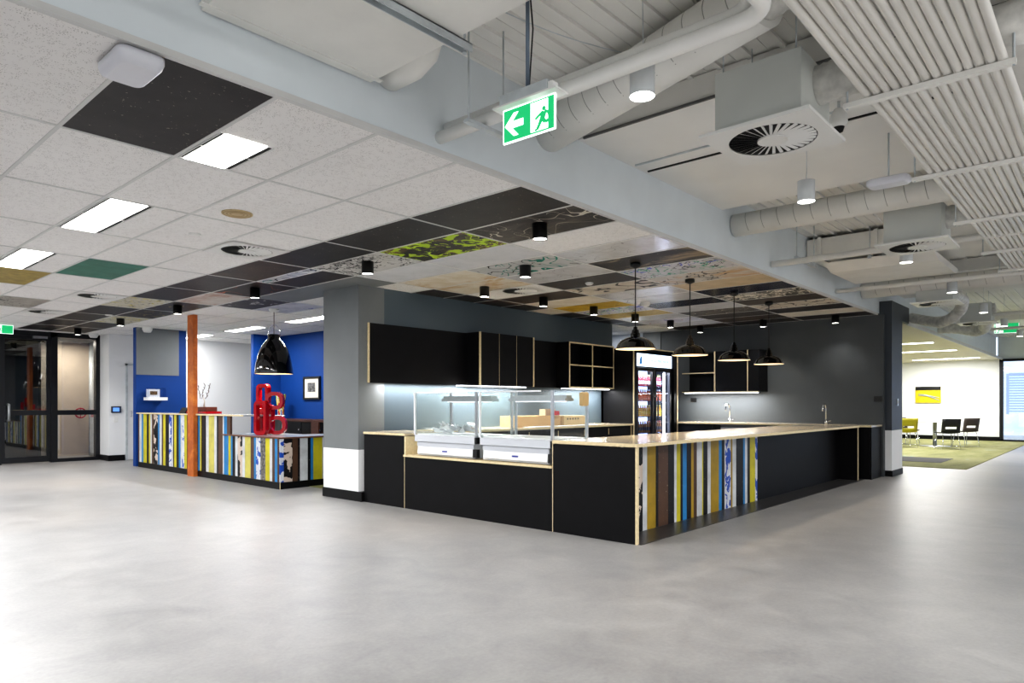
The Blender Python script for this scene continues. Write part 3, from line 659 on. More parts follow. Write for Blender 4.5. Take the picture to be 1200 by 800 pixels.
# cardboard cartons etc behind the case
m_card = M('cardboard_brown', 'c9a572', .8, vary=.1)
t = thing('cardboard_carton', 'long cardboard carton behind the right display case', 'carton', (7.6, 6.6, .865))
MB().box(7.45, 8.55, 6.62, 6.9, .866, 1.03).build('carton_body', m_card, t)
MB().box(7.45, 8.55, 6.755, 6.775, 1.029, 1.032).build('packing_tape', M('packing_tape', 'd8c49a', .3), t)
t = thing('cardboard_carton', 'pale cardboard carton at the post end of the display case', 'carton', (8.62, 6.6, .865))
MB().box(8.62, 9.2, 6.6, 6.85, .866, 1.02).build('carton_body', M('cardboard_pale', 'd6bb8a', .8, vary=.1), t)
for k in range(5): MB().box(8.7 + k * .07, 8.73 + k * .07, 6.597, 6.6, .96, .985).build('print_mark', M('black_print', '40382c', .7), t)
solo('packet', MB().box(8.25, 8.5, 6.68, 6.8, 1.032, 1.13), M('tan_red_pack', 'a9967a', .6), 'small tan packet on top of the long carton', 'packet')
solo('packet', MB().box(8.36, 8.5, 6.6, 6.66, 1.035, 1.1), m_red, 'small bright red packet in front of the tan packet', 'packet')
solo('paper_sheet', MB().box(7.6, 9.3, 6.42, 6.58, .866, .874), M('white_paper', 'e8e8e8', .6), 'white papers spread along the back counter edge', 'papers')

# fridge enclosure
t = thing('fridge_enclosure', 'tall black ply surround framing the drinks fridge', 'enclosure', (10.38, 6.4, 0))
MB().box(10.38, 10.5, 6.42, 7.09, 0, 2.2).box(11.86, 11.98, 6.42, 7.09, 0, 2.2).box(10.5, 11.86, 6.42, 7.09, 2.17, 2.2).box(10.38, 11.98, 7.05, 7.09, 0, 2.2).build('surround', m_blackply, t)
MB().box(10.378, 10.4, 6.405, 6.42, 0, 2.22).box(11.965, 11.985, 6.405, 6.42, 0, 2.22).box(10.378, 11.985, 6.405, 6.42, 2.2, 2.22).box(10.378, 11.985, 6.42, 7.09, 2.2, 2.215).build('panel_edge', m_ply, t)
f = thing('drinks_fridge', 'black two-door glass drinks fridge full of bottles with lit header', 'fridge', (10.52, 6.44, 0))
MB().box(10.52, 10.57, 6.5, 7.03, .05, 2.14).box(11.79, 11.84, 6.5, 7.03, .05, 2.14).box(10.52, 11.84, 6.98, 7.04, .05, 2.14).box(10.52, 11.84, 6.5, 7.03, 2.1, 2.15).box(10.52, 11.84, 6.5, 7.03, .05, .3).build('cabinet', m_black, f)
MB().box(10.575, 11.785, 6.965, 6.975, .3, 1.85).build('lit_back', glow('fridge_back_glow', 'c9d6ff', 2.2), f)  # back panel glows in place of the fridge's interior lighting
MB().box(10.57, 11.80, 6.44, 6.5, 1.89, 2.12).build('header_sign', glow('fridge_header', 'cfe0f6', 1.5), f)
MB().box(10.55, 11.82, 6.45, 6.51, 1.87, 1.89).box(10.55, 11.82, 6.45, 6.51, 2.12, 2.14).build('header_frame', m_black, f)
text('AUSTRALIAN SPRING WATER', .083, M('pale_blue_ink', '6f8fb8', .5), (11.27, 6.436, 2.0), (PI / 2, 0, 0), 'header_lettering', f, squash=.72)
MB().prism([(10.62, 1.93), (10.72, 1.93), (10.70, 2.06), (10.67, 2.07), (10.64, 2.02)], lambda u, v, w: (u, 6.436 + w * .1, v), .01).build('header_emblem', M('emblem_blue', '3d86c8', .4), f)
MB().prism([(10.69, 2.08), (10.72, 2.08), (10.705, 2.105)], lambda u, v, w: (u, 6.436 + w * .1, v), .01).build('header_emblem', m_red, f)
for k, (x0, x1) in enumerate(((10.56, 11.16), (11.19, 11.80))):
    d_ = MB().box(x0, x0 + .05, 6.45, 6.5, .3, 1.86).box(x1 - .05, x1, 6.45, 6.5, .3, 1.86).box(x0 + .05, x1 - .05, 6.45, 6.5, .3, .36).box(x0 + .05, x1 - .05, 6.45, 6.5, 1.81, 1.86).build('door', m_black, f)
    MB().box(x0 + .05, x1 - .05, 6.47, 6.475, .36, 1.81).build('door_glass', glass('fridge_glass', (.9, .93, 1), .05), d_)
    hx = x1 - .03 if k == 0 else x0 + .03
    MB().tube([(hx, 6.45, 1.35), (hx, 6.4, 1.33), (hx, 6.4, .93), (hx, 6.45, .91)], .012).build('door_handle', m_black, d_)
MB().box(11.66, 11.69, 6.52, 6.55, .35, 1.8).build('light_tube', glow('fridge_tube', 'e6ecff', 14), f)
zs = [.36, .68, .98, 1.27, 1.54]
sh = []
for z in zs: MB().box(10.58, 11.78, 6.53, 6.95, z - .012, z).build('shelf', m_chrome, f)
bcols = [('b4bfe0', '3b49a5'), ('8a5a2a', '2b1c12'), ('d8a018', 'e8c020'), ('b34a1c', 'd06028'), ('7a3040', 'd8d8e0')]
bnames = ['pale blue water', 'brown cola', 'yellow juice', 'orange soda', 'purple and clear']
def bottle(x, y, z, k, h=.2):
    t = thing('drink_bottle', bnames[k] + ' bottles in the row on the ' + ['bottom', 'second', 'middle', 'fourth', 'top'][k] + ' fridge shelf', 'bottle', (x, y, z), ['bottom', 'second', 'middle', 'fourth', 'top'][k] + ' shelf bottles in the drinks fridge')
    t['label'] = bnames[k] + ' bottle on the ' + ['bottom', 'second', 'middle', 'fourth', 'top'][k] + ' shelf of the fridge'
    mb = M('bottle_' + str(k), bcols[k][0], .15, vary=.1); mc = M('bottle_label_' + str(k), bcols[k][1], .4)
    MB().lathe([(.03, 0), (.032, .01), (.032, h * .55), (.026, h * .68), (.013, h * .82), (.013, h * .9)], (x, y, z), 10, caps=(True, True)).build('bottle_body', mb, t)
    MB().lathe([(.0325, h * .18), (.0325, h * .48)], (x, y, z), 10).build('bottle_label', mc, t)
    MB().lathe([(.015, h * .88), (.015, h)], (x, y, z), 8, caps=(True, True)).build('bottle_cap', M('cap_' + str(k), ['e8e8f0', 'a02020', 'e8d040', 'f0f0f0', 'c8d860'][k], .4), t)
    return t
for k, z in enumerate(zs):
    t0_ = None
    for q in range(14):
        x = 10.66 + q * .077
        if t0_ is None: t0_ = bottle(x, 6.62, z + .001, k, .21 if k else .24)
        else: dup(t0_, (x, 6.62 + (q % 2) * .0, z + .001))

# back-wall units (face -X)
t = thing('wall_cabinet', 'black wall unit with open shelves and closed doors on the back wall', 'wall cabinet', (12.15, 5.1, 1.44))
MB().box(12.45, 12.545, 4.88, 6.4, 1.44, 2.2).box(12.15, 12.45, 5.72, 5.74, 1.44, 2.2).box(12.15, 12.45, 5.74, 6.4, 2.18, 2.2).box(12.15, 12.45, 5.74, 6.4, 1.44, 1.46).box(12.15, 12.45, 5.74, 6.4, 1.79, 1.81).box(12.17, 12.45, 4.88, 5.72, 1.44, 2.2).build('carcass', m_blackply, t)
MB().box(12.15, 12.17, 5.1, 5.71, 1.445, 2.195).build('door', m_blackply, t)
MB().box(12.15, 12.17, 4.885, 5.085, 1.445, 2.195).build('door', m_blackply, t)
MB().box(12.14, 12.15, 5.715, 5.74, 1.44, 2.2).box(12.14, 12.15, 5.74, 6.4, 1.79, 1.81).box(12.14, 12.15, 4.88, 6.4, 1.43, 1.445).box(12.14, 12.17, 5.085, 5.1, 1.445, 2.2).build('panel_edge', m_ply, t)
strip_light('strip_light', (12.2, 12.3, 4.95, 6.38, 1.415, 1.425), 'bright strip light under the back wall unit')
t = thing('back_counter', 'long black back wall counter with taps and ply edge top', 'counter', (11.9, 3.15, 0))
MB().box(11.95, 12.54, 2.98, 6.38, 0, .835).build('carcass', m_blackply, t)
MB().box(11.91, 12.545, 2.97, 6.39, .838, .866).build('counter_top', m_top, t)
MB().box(11.9, 11.91, 2.97, 6.39, .838, .866).build('panel_edge', m_ply, t)
for k in range(5):
    y0 = 3.0 + k * .41
    if k != 4: MB().box(11.93, 11.95, y0, y0 + .39, .08, .82).build('door', m_blackply, t)
MB().box(11.93, 11.95, 5.65, 6.35, .08, .82).build('door', m_blackply, t)
dw = thing('dishwasher', 'stainless steel dishwasher front built into the back counter', 'dishwasher', (11.92, 4.65, .1))
MB().box(11.915, 11.948, 4.65, 5.5, .1, .78).build('door_front', m_steel, dw)
MB().box(11.91, 11.948, 4.65, 5.5, .785, .83).build('control_strip', M('dishwasher_dark', '3a3c40', .3), dw)
MB().tube([(11.915, 4.75, .72), (11.88, 4.75, .72), (11.88, 5.4, .72), (11.915, 5.4, .72)], .01).build('door_handle', m_chrome, dw)
def tap(y, label, twin=False):
    t = thing('mixer_tap', label, 'tap', (12.3, y, .866))
    MB().cyl((12.3, y, .866), (12.3, y, .93), .024, n=16).build('tap_base', m_chrome, t)
    pts = [(12.3, y, .92), (12.3, y, 1.12)] + [(12.3 - .09 + .09 * math.cos(a), y + .0, 1.12 + .09 * math.sin(a)) for a in [PI * k / 10 for k in range(1, 11)]] + [(12.12, y, 1.09)]
    MB().tube(pts, .012, 10).build('spout', m_chrome, t)
    MB().tube([(12.3, y - .02, .91), (12.27, y - .09, .93)], .008).build('lever', m_chrome, t)
tap(5.5, 'chrome gooseneck tap nearer the fridge on the back counter')
tap(3.78, 'chrome gooseneck tap nearer the right column on the back counter')
def plate(name, x0, x1, y0, y1, z0, z1, label, cat, mt, dark, ax='x'):
    t = thing(name, label, cat, (x0, y0, z0)); MB().box(x0, x1, y0, y1, z0, z1).build('face_plate', mt, t)
    for k in (0.25, .62):
        if ax == 'x': MB().box(x0 - .003, x0, y0 + (y1 - y0) * k, y0 + (y1 - y0) * (k + .14), z0 + .03, z1 - .03).build('switch', dark, t)
        else: MB().box(x0 + (x1 - x0) * k, x0 + (x1 - x0) * (k + .14), y0 - .003, y0, z0 + .03, z1 - .03).build('switch', dark, t)
plate('power_outlet', 12.535, 12.55, 6.3, 6.42, 1.25, 1.33, 'black power outlet under the back wall unit', 'power outlet', m_black, m_rubber)
plate('power_outlet', 12.535, 12.55, 2.97, 3.09, 1.25, 1.34, 'black power outlet beside the right column', 'power outlet', m_black, m_rubber)
plate('light_switch', 13.0, 13.07, 2.838, 2.85, 1.18, 1.3, 'pale switch plate on the right column', 'light switch', m_steel, m_plate, 'y')

# =================================================================== RECEPTION
rc = thing('reception_counter', 'striped recycled board reception counter with high and low sections', 'counter', (5, 8.85, 0))
hi = [(14.139, 'n'), (14.079, 'w'), (13.967, 'b'), (13.883, 'y'), (13.716, 'k'), (13.617, 'y'), (13.551, 'w'), (13.47, 'n'), (13.39, 'K'), (13.191, 'b'), (13.113, 'w'), (13.013, 'n'), (12.951, 'y'), (12.845, 'k'), (12.695, 'W'), (12.577, 'w'), (12.518, 'k'), (12.474, 'y'), (12.373, 'k'), (12.274, 'b'), (12.203, 'w'), (12.147, 'W'), (12.049, 'y'), (11.9, 'k'), (11.844, 'w'), (11.43, 'w'), (11.38, 'n'), (11.3, 'n')]
hi = [(14.139, 'n'), (14.079, 'w'), (13.967, 'b'), (13.883, 'y'), (13.716, 'k'), (13.617, 'y'), (13.551, 'w'), (13.47, 'n'), (13.39, 'K'), (13.191, 'b'), (13.113, 'w'), (13.013, 'n'), (12.951, 'y'), (12.845, 'k'), (12.695, 'W'), (12.577, 'w'), (12.518, 'k'), (12.474, 'y'), (12.373, 'k'), (12.274, 'b'), (12.203, 'w'), (12.147, 'W'), (12.049, 'y'), (11.946, 'k'), (11.844, 'w'), (11.743, 'k'), (11.697, 'n'), (11.513, 'b'), (11.435, 'y'), (11.383, 'k'), (11.212, 'w'), (11.112, 'Y'), (10.916, 'w'), (10.826, 'k'), (10.766, 'n'), (10.619, 'e')]
lo = [(10.619, 'w'), (10.578, 'b'), (10.428, 'y'), (10.348, 'b'), (10.292, 'k'), (10.203, 'w'), (10.126, 'K'), (9.973, 'w'), (9.893, 'Y'), (9.719, 'n'), (9.615, 'b'), (9.554, 'W'), (9.422, 'g'), (9.278, 'y'), (9.157, 'w'), (9.084, 'n'), (9.013, 'b'), (8.942, 'n'), (8.885, 'e')]
fxy = lambda a, b2: [(5.0, 5.03, b2 + .001, a - .001)]
planks(hi, fxy, 'striped_front', rc, .1, 1.02)
planks([(10.619, 'w'), (10.578, 'b'), (10.474, 'n'), (10.36, 'e')], fxy, 'striped_step', rc, .73, 1.02)
planks(lo, fxy, 'striped_front', rc, .1, .715)
sd = [(5.0, 'W'), (5.06, 'K'), (5.195, 'n'), (5.282, 'k'), (5.315, 'w'), (5.442, 'k'), (5.49, 'b'), (5.533, 'y'), (5.685, 'w'), (5.8, 'k'), (5.9, 'n'), (6.05, 'w'), (6.2, 'b'), (6.3, 'e')]
planks(sd, lambda a, b2: [(a, b2 - .001, 8.87, 8.9)], 'striped_side', rc, .1, .715)
MB().box(5.03, 5.05, 8.9, 14.1, 0, .1).box(5.03, 6.3, 8.89, 8.905, 0, .1).box(5.0, 5.03, 10.62, 14.14, 0.0, .095).box(5.0, 5.03, 8.9, 10.62, 0.0, .095).box(5.0, 6.3, 8.875, 8.89, 0, .095).build('kickboard', m_skirt, rc)
MB().box(4.998, 5.006, 8.868, 8.875, 0, .1).build('corner_edge', m_ply, rc)
m_lam = M('pale_blue_grey_laminate', 'b9c1c8', .15, vary=.02)
MB().box(4.97, 5.42, 9.88, 14.14, 1.022, 1.045, 0).box(4.965, 4.97, 9.88, 14.14, 1.022, 1.045, 1).build('high_top', [m_lam, m_ply], rc)
m_wal = M('walnut_edge', '6a4636', .5)
MB().box(4.99, 5.78, 8.87, 10.62, .717, .737, 0).box(5.78, 6.35, 8.87, 9.55, .717, .737, 0).box(4.98, 4.99, 8.86, 10.62, .717, .737, 1).box(4.98, 6.35, 8.86, 8.87, .717, .737, 1).build('low_top', [m_lam, m_wal], rc)
MB().box(5.05, 5.4, 10.75, 14.1, .1, .7).box(5.05, 5.1, 10.7, 14.1, .7, 1.02).box(5.35, 5.4, 8.95, 10.6, .1, .71).build('carcass', m_wal, rc)
solo('steel_post', MB().box(4.92, 4.995, 11.51, 11.74, 0, H), rust_mat(), 'orange rusty steel post rising through the reception counter', 'post', (5, 11.6, 0), bevel=.006)
# items on high counter
bk = thing('book', 'red book under the brown box on the high reception counter', 'book', (5.2, 11.45, 1.045))
MB().box(5.1, 5.36, 11.42, 12.2, 1.047, 1.085).build('cover', m_red, bk)
MB().box(5.105, 5.35, 11.44, 12.18, 1.052, 1.08).build('page_block', M('page_cream', 'e6dfd0', .8), bk)
solo('wooden_block', MB().box(5.14, 5.32, 11.5, 12.02, 1.086, 1.16), wood_mat('brown_wood', '5e2f22', '7c4531', (1, 6, 6)), 'brown wooden block on top of the red book', 'block', (5.2, 11.6, 1.086), bevel=.005)
tw = thing('twig_sculpture', 'thin bare twig sculpture standing on the brown wooden block', 'sculpture', (5.22, 11.8, 1.16))
m_tw = M('dark_twig', '6b5648', .7)
MB().tube([(5.22, 11.78, 1.16), (5.22, 11.76, 1.25), (5.22, 11.8, 1.33)], [.014, .009, .006], 6).build('stem', M('pale_stem', 'd8cfc0', .6), tw)
tb = MB()
for (yy, tilt) in ((11.72, -.02), (11.95, .02), (11.85, .0), (12.1, .03)):
    z = 1.3; y = yy; pts = []
    for k in range(7): pts.append((5.22 + random.uniform(-.01, .01), y, z)); y += tilt + random.uniform(-.03, .03); z += random.uniform(.03, .055)
    tb.tube(pts, .005, 5)
    for p_ in pts[1:-1]:
        s_ = random.choice((-1, 1)); tb.tube([p_, (p_[0], p_[1] + s_ * .05, p_[2] + .03)], [.006, .002], 5)
tb.build('twig', m_tw, tw)
solo('card_holder', MB().prism([(0, 0), (.12, 0), (.1, .1), (.06, .1)], lambda u, v, w: (5.15 + u, 12.4 + w, 1.046 + v), .25), m_black, 'small black holder on the high counter beside the orange post', 'holder', (5.15, 12.4, 1.046))
# red loop sculpture on low desk
ls = thing('loop_sculpture', 'glossy red sculpture of interlocked rounded loops on the low desk', 'sculpture', (5.3, 9.75, .737))
def loopring(c, ux, hx, hz, r, rt):
    pts = rrect(0, 0, hx, hz, r, 6); pts.append(pts[0])
    ux = Vector(ux).normalized(); return [Vector(c) + ux * a + Vector((0, 0, 1)) * b_ for a, b_ in pts]
def band(c, ux, hx, hz, r, wd, dp):
    """flat rounded-rectangle loop: width wd, depth dp"""
    ux = Vector(ux).normalized(); nx = ux.cross(Vector((0, 0, 1))); o_ = rrect(0, 0, hx, hz, r, 7); i_ = rrect(0, 0, hx - wd, hz - wd, max(.01, r - wd), 7)
    mb = MB(); f_ = lambda p, w_: Vector(c) + ux * p[0] + Vector((0, 0, 1)) * p[1] + nx * w_
    nn = len(o_)
    for k in range(nn):
        j = (k + 1) % nn
        mb.face([f_(o_[k], -dp), f_(o_[j], -dp), f_(i_[j], -dp), f_(i_[k], -dp)]); mb.face([f_(o_[k], dp), f_(i_[k], dp), f_(i_[j], dp), f_(o_[j], dp)])
        mb.face([f_(o_[k], -dp), f_(o_[k], dp), f_(o_[j], dp), f_(o_[j], -dp)]); mb.face([f_(i_[k], -dp), f_(i_[j], -dp), f_(i_[j], dp), f_(i_[k], dp)])
    return mb
m_lr = M('gloss_red_lacquer', 'a80d1c', .15, vary=.05)
for c, ux, hx, hz, r in (((5.2, 9.77, 1.0), (.25, -1, 0), .128, .26, .075), ((5.33, 9.95, 1.3), (.25, -1, 0), .125, .22, .075), ((5.36, 9.66, 1.26), (.55, -.8, 0), .145, .135, .12), ((5.4, 9.66, .885), (.55, -.8, 0), .15, .14, .12), ((5.42, 10.0, .97), (.25, -1, 0), .13, .23, .07)):
    band(c, ux, hx, hz, r, .055, .035).build('loop', m_lr, ls)
# chair
ch = thing('swivel_chair', 'dark grey shell swivel chair with pale rim behind low desk', 'chair', (6.2, 11.3, 0))
sh_ = MB(); rr_ = []
for k in range(9):
    v = k / 8; z = .5 + .5 * v; wd = .24 * (1 - .35 * v ** 3) ; ring_ = []
    for q in range(9):
        a = (q / 8 - .5) * 2; ring_.append((6.35 - .12 * a * a + .1 * v, 11.3 + wd * a, z))
    rr_.append(ring_)
for k in range(8):
    for q in range(8): sh_.face([rr_[k][q], rr_[k][q + 1], rr_[k + 1][q + 1], rr_[k + 1][q]], 0, True)
so = sh_.build('backrest', M('charcoal_shell', '3c3e42', .4), ch); sm_ = so.modifiers.new('solid', 'SOLIDIFY'); sm_.thickness = .02
rim = [rr_[k][0] for k in range(9)] + rr_[8] + [rr_[k][8] for k in range(8, -1, -1)]
MB().tube(rim, .009, 6).build('rim', m_plate, ch)
MB().box(5.97, 6.43, 11.07, 11.53, .46, .52).build('seat', MC['charcoal_shell'], ch, bevel=.02)
MB().cyl((6.2, 11.3, .1), (6.2, 11.3, .46), .03).build('column', m_chrome, ch)
for k in range(5):
    a = 2 * PI * k / 5; MB().tube([(6.2, 11.3, .11), (6.2 + .28 * math.cos(a), 11.3 + .28 * math.sin(a), .06)], [.025, .015], 8).cyl((6.2 + .28 * math.cos(a), 11.3 + .28 * math.sin(a) - .012, .03), (6.2 + .28 * math.cos(a), 11.3 + .28 * math.sin(a) + .012, .03), .028, n=12).build('leg', m_steel, ch)
# sideboard, vase, picture
sb = thing('sideboard', 'dark walnut sideboard with black doors against the blue wall', 'sideboard', (7.3, 10.6, 0))
MB().box(7.3, 7.78, 10.6, 13.7, .86, .9).box(7.3, 7.78, 10.6, 10.64, .05, .86).box(7.3, 7.78, 13.66, 13.7, .05, .86).box(7.35, 7.78, 10.64, 13.66, .05, .1).box(7.75, 7.78, 10.64, 13.66, .1, .86).box(7.28, 7.34, 11.5, 11.75, .05, .86).build('carcass', wood_mat('walnut', '3a221a', '53332a', (6, 1, 6)), sb)
for k in range(4):
    y0 = 10.66 + k * .75; d_ = MB().box(7.31, 7.33, y0, y0 + .73, .12, .85).build('door', m_blackply, sb)
    MB().cyl((7.29, y0 + .06, .7), (7.31, y0 + .06, .7), .015, n=10).build('knob', m_chrome, d_)
def vase_mat():
    n = N('striped_glass'); v = n.mapping(scale=(1, 1, .15))
    c = n.ramp(n.noise(16, 2, .5, vec=v), [(.3, rgb('1c3c1e')), (.4, rgb('2f8a3c')), (.46, rgb('d8d060')), (.52, rgb('c22a24')), (.58, rgb('e0e0d0')), (.64, rgb('2a5aa8')), (.72, rgb('141414'))], 'CONSTANT')
    return n.fin(c, .1, 0, Coat_Weight=.5)
vz = MB(); prof_ = [(.06, 0), (.062, .02), (.07, .2), (.09, .38), (.115, .52)]
rg = []
for r, z in prof_: rg.append([(7.52 + r * (1 + .08 * math.sin(5 * a) * z) * math.cos(a), 13.3 + r * (1 + .08 * math.sin(5 * a) * z) * math.sin(a), .901 + z * .98 + .03 * z * math.sin(6 * a)) for a in [2 * PI * k / 40 for k in range(40)]])
vz.loft(rg, caps=(True, False))
solo('glass_vase', vz, vase_mat(), 'flared multicoloured striped glass vase on the walnut sideboard', 'vase', (7.52, 13.3, .901))
pf = thing('framed_picture', 'black framed photograph with wide white mat on the blue wall', 'picture', (7.78, 12.3, 1.35))
MB().box(7.76, 7.8, 12.22, 12.26, 1.3, 1.78).box(7.76, 7.8, 12.8, 12.84, 1.3, 1.78).box(7.76, 7.8, 12.26, 12.8, 1.3, 1.34).box(7.76, 7.8, 12.26, 12.8, 1.74, 1.78).build('frame', m_black, pf)
MB().box(7.78, 7.8, 12.26, 12.8, 1.34, 1.74).build('mat_board', M('ivory_mat', 'ece6d8', .6), pf)
MB().box(7.775, 7.78, 12.4, 12.68, 1.46, 1.65).build('photo_print', board('bw_photo', '8a8a8a', '151515', seed=51, scale=10), pf)
# wall shelf + case
ws = solo('wall_shelf', MB().box(5.13, 5.49, 14.0, 14.235, 1.28, 1.34), m_white, 'thick white floating shelf on the blue wall', 'shelf', (5.13, 14.2, 1.28))
ac = thing('display_box', 'clear acrylic display box with a small framed picture on shelf', 'display box', (5.2, 14.1, 1.34))
for bx in ((5.15, 5.155, 14.03, 14.2), (5.465, 5.47, 14.03, 14.2)): MB().box(*bx, 1.341, 1.52).build('acrylic_side', glass('acrylic', (.97, .98, 1), .03), ac)
MB().box(5.15, 5.47, 14.03, 14.034, 1.341, 1.52).box(5.15, 5.47, 14.03, 14.2, 1.515, 1.52).build('acrylic_front', glass('acrylic'), ac)
MB().box(5.16, 5.4, 14.15, 14.18, 1.341, 1.5).build('white_mount', m_white, ac)
MB().box(5.22, 5.35, 14.14, 14.149, 1.39, 1.46).build('small_picture', board('tiny_brown', '8a6a40', '3a2a1a', seed=53, scale=14), ac)
kp = thing('door_keypad', 'dark wall keypad with lit blue screen near the white door', 'keypad', (5.12, 15.98, 1.0))
MB().box(5.12, 5.31, 15.97, 16.0, 1.02, 1.16).build('housing', M('keypad_grey', '3a4250', .3), kp)
MB().box(5.15, 5.27, 15.965, 15.97, 1.05, 1.13).build('screen', glow('keypad_blue', '5f8ee0', .9), kp)
solo('call_button', MB().box(5.17, 5.25, 15.985, 16.0, .82, .94), m_plate, 'small white call button plate under the keypad', 'button', (5.2, 15.98, .82), bevel=.003)

# =================================================================== EXIT SIGNS
m_sg = glow('exit_green', '12a262', .85); m_sw = glow('exit_white', 'f6fffa', 1.3)
def man(mb, f_, s, ox, oy, t):
    def poly(p): mb.prism([(ox + u * s, oy + v * s) for u, v in p], f_, t)
    c = [(.58 + .1 * math.cos(a), .88 + .1 * math.sin(a)) for a in [2 * PI * k / 14 for k in range(14)]]; poly(c)
    def limb(a, b_, w0, w1):
        dx, dy = b_[0] - a[0], b_[1] - a[1]; L = math.hypot(dx, dy); nx, ny = -dy / L * 1.45, dx / L * 1.45
        poly([(a[0] + nx * w0, a[1] + ny * w0), (a[0] - nx * w0, a[1] - ny * w0), (b_[0] - nx * w1, b_[1] - ny * w1), (b_[0] + nx * w1, b_[1] + ny * w1)])
    limb((.6, .74), (.48, .42), .1, .09)       # torso
    limb((.52, .74), (.3, .62), .045, .04); limb((.3, .62), (.1, .5), .04, .035)   # leading arm
    limb((.62, .76), (.82, .66), .045, .04); limb((.82, .66), (.88, .48), .04, .035)
    limb((.46, .46), (.34, .24), .07, .055); limb((.34, .24), (.2, .02), .055, .045); limb((.2, .02), (.08, .02), .03, .03)
    limb((.5, .46), (.66, .26), .07, .055); limb((.66, .26), (.98, .34), .05, .04); limb((.98, .34), (1.04, .44), .035, .03)
def exit_sign(name, org, ux, w_, h_, label, arrow=True, drop=None):
    ux = Vector(ux).normalized(); nx = ux.cross(Vector((0, 0, 1)))     # viewer side
    if nx.dot(Vector((0, 0, 0)) - Vector(org)) < 0: nx = -nx
    t = thing(name, label, 'exit sign', org); O = Vector(org)
    def f0(base): return lambda u, v, w: O + ux * u + Vector((0, 0, v)) + nx * (base + w)
    MB().prism([(0, 0), (w_, 0), (w_, h_), (0, h_)], f0(-.004), .008).build('edge_lit_panel', m_sw, t)
    e_ = .006
    MB().prism([(e_, e_), (w_ - e_, e_), (w_ - e_, h_ - e_), (e_, h_ - e_)], f0(.0045), .001).build('green_face', m_sg, t)
    q = h_ * .82; x_ = w_ - q - h_ * .06 if arrow else h_ * .1
    wd = MB().prism([(x_ + .02 * q, h_ * .08), (x_ + q * .78, h_ * .08), (x_ + q * .78, h_ * .92), (x_ + .02 * q, h_ * .92)], f0(.006), .001); wd.build('doorway_mark', m_sw, t)
    mn = MB(); man(mn, f0(.0075), q * .78, x_ + .02, h_ * .1, .001); mn.build('running_figure', m_sg, t)
    if arrow:
        a = h_; poly = [(.08 * a, .5 * a), (.42 * a, .84 * a), (.60 * a, .84 * a), (.37 * a, .60 * a), (.78 * a, .60 * a), (.78 * a, .40 * a), (.37 * a, .40 * a), (.60 * a, .16 * a), (.42 * a, .16 * a)]
        MB().prism(poly, f0(.006), .001).build('arrow', m_sw, t)
    return t, f0
t, f0 = exit_sign('exit_sign', (2.32, 2.125, 2.405), (.03, -1, 0), .297, .155, 'hanging green exit sign with white left arrow and running figure')
MB().prism([(-.03, .155), (.33, .155), (.33, .163), (-.03, .163)], f0(-.045), .09).build('top_plate', m_plate, t)
MB().prism([(-.0, .163), (.27, .163), (.27, .215), (-.0, .215)], f0(-.03), .06).build('gear_housing', m_galv, t)
MB().prism([(.27, .163), (.295, .163), (.295, .205), (.27, .205)], f0(-.02), .04).build('end_socket', m_plate, t)
MB().cyl((2.325, 1.985, 2.62), (2.325, 1.985, 3.36), .009, n=10).build('suspension_rod', M('blue_grey_rod', '6d7a88', .4, .5), t)
MB().tube([(2.335, 1.985, 2.62), (2.35, 1.975, 2.9), (2.33, 1.99, 3.2), (2.34, 1.98, 3.36)], .004, 6).build('cable', m_black, t)
t, f0 = exit_sign('exit_sign', (3.02, 15.6, 2.525), (1, -.05, 0), .3, .165, 'small green exit sign hung before the entrance glass doors', arrow=False)
MB().prism([(.0, .165), (.3, .165), (.3, .175), (.0, .175)], f0(-.03), .06).build('top_plate', m_plate, t)
t, f0 = exit_sign('exit_sign', (20.5, 2.35, 2.95), (.3, -1, 0), .5, .25, 'distant glowing exit sign under the exposed ceiling far right', arrow=False)

# =================================================================== EXPOSED SERVICES
# rectangular duct at the top left of the view
rd = thing('supply_duct', 'large flat white rectangular duct against the bulkhead, nearest camera', 'duct', (1.33, 3, 2.95))
MB().box(1.33, 2.24, -2, 3.03, 2.95, 3.33).build('duct_body', m_ductw, rd)
MB().box(1.3, 2.27, 2.96, 2.99, 2.945, 2.95).build('seam', m_ductw, rd)
st = thing('unistrut_bar', 'galvanised strut bar under the large flat duct', 'strut', (2, 2.35, 2.9))
MB().box(-.3, 2.32, 2.33, 2.335, 2.905, 2.945).box(-.3, 2.32, 2.37, 2.375, 2.905, 2.945).box(-.3, 2.32, 2.33, 2.375, 2.94, 2.945).build('channel', m_galv, st)
MB().cyl((2.29, 2.353, 2.90), (2.29, 2.353, 3.36), .005, n=8).build('threaded_rod', m_galv, st)
MB().cyl((2.29, 2.353, 2.893), (2.29, 2.353, 2.905), .012, n=6).build('nut', m_galv, st)
el = [(2.36, 3.03, 3.06), (2.36, 2.85, 3.06), (2.36, 2.77, 3.09), (2.36, 2.73, 3.16), (2.36, 2.72, 3.36)]
solo('round_duct', MB().tube(el, .11, 24), m_ductw, 'short round duct elbow tucked behind the flat duct', 'duct', (2.42, 3.0, 3.08))
cw = [(2.34 + 1.3 * k / 12, 2.55 - .35 * k / 12, 3.34 - .05 * math.sin(PI * k / 12)) for k in range(13)]
solo('slack_wire', MB().tube(cw, .003, 5), m_galv, 'thin slack wire strung below the ribbed deck above exit sign', 'wire', cw[0])
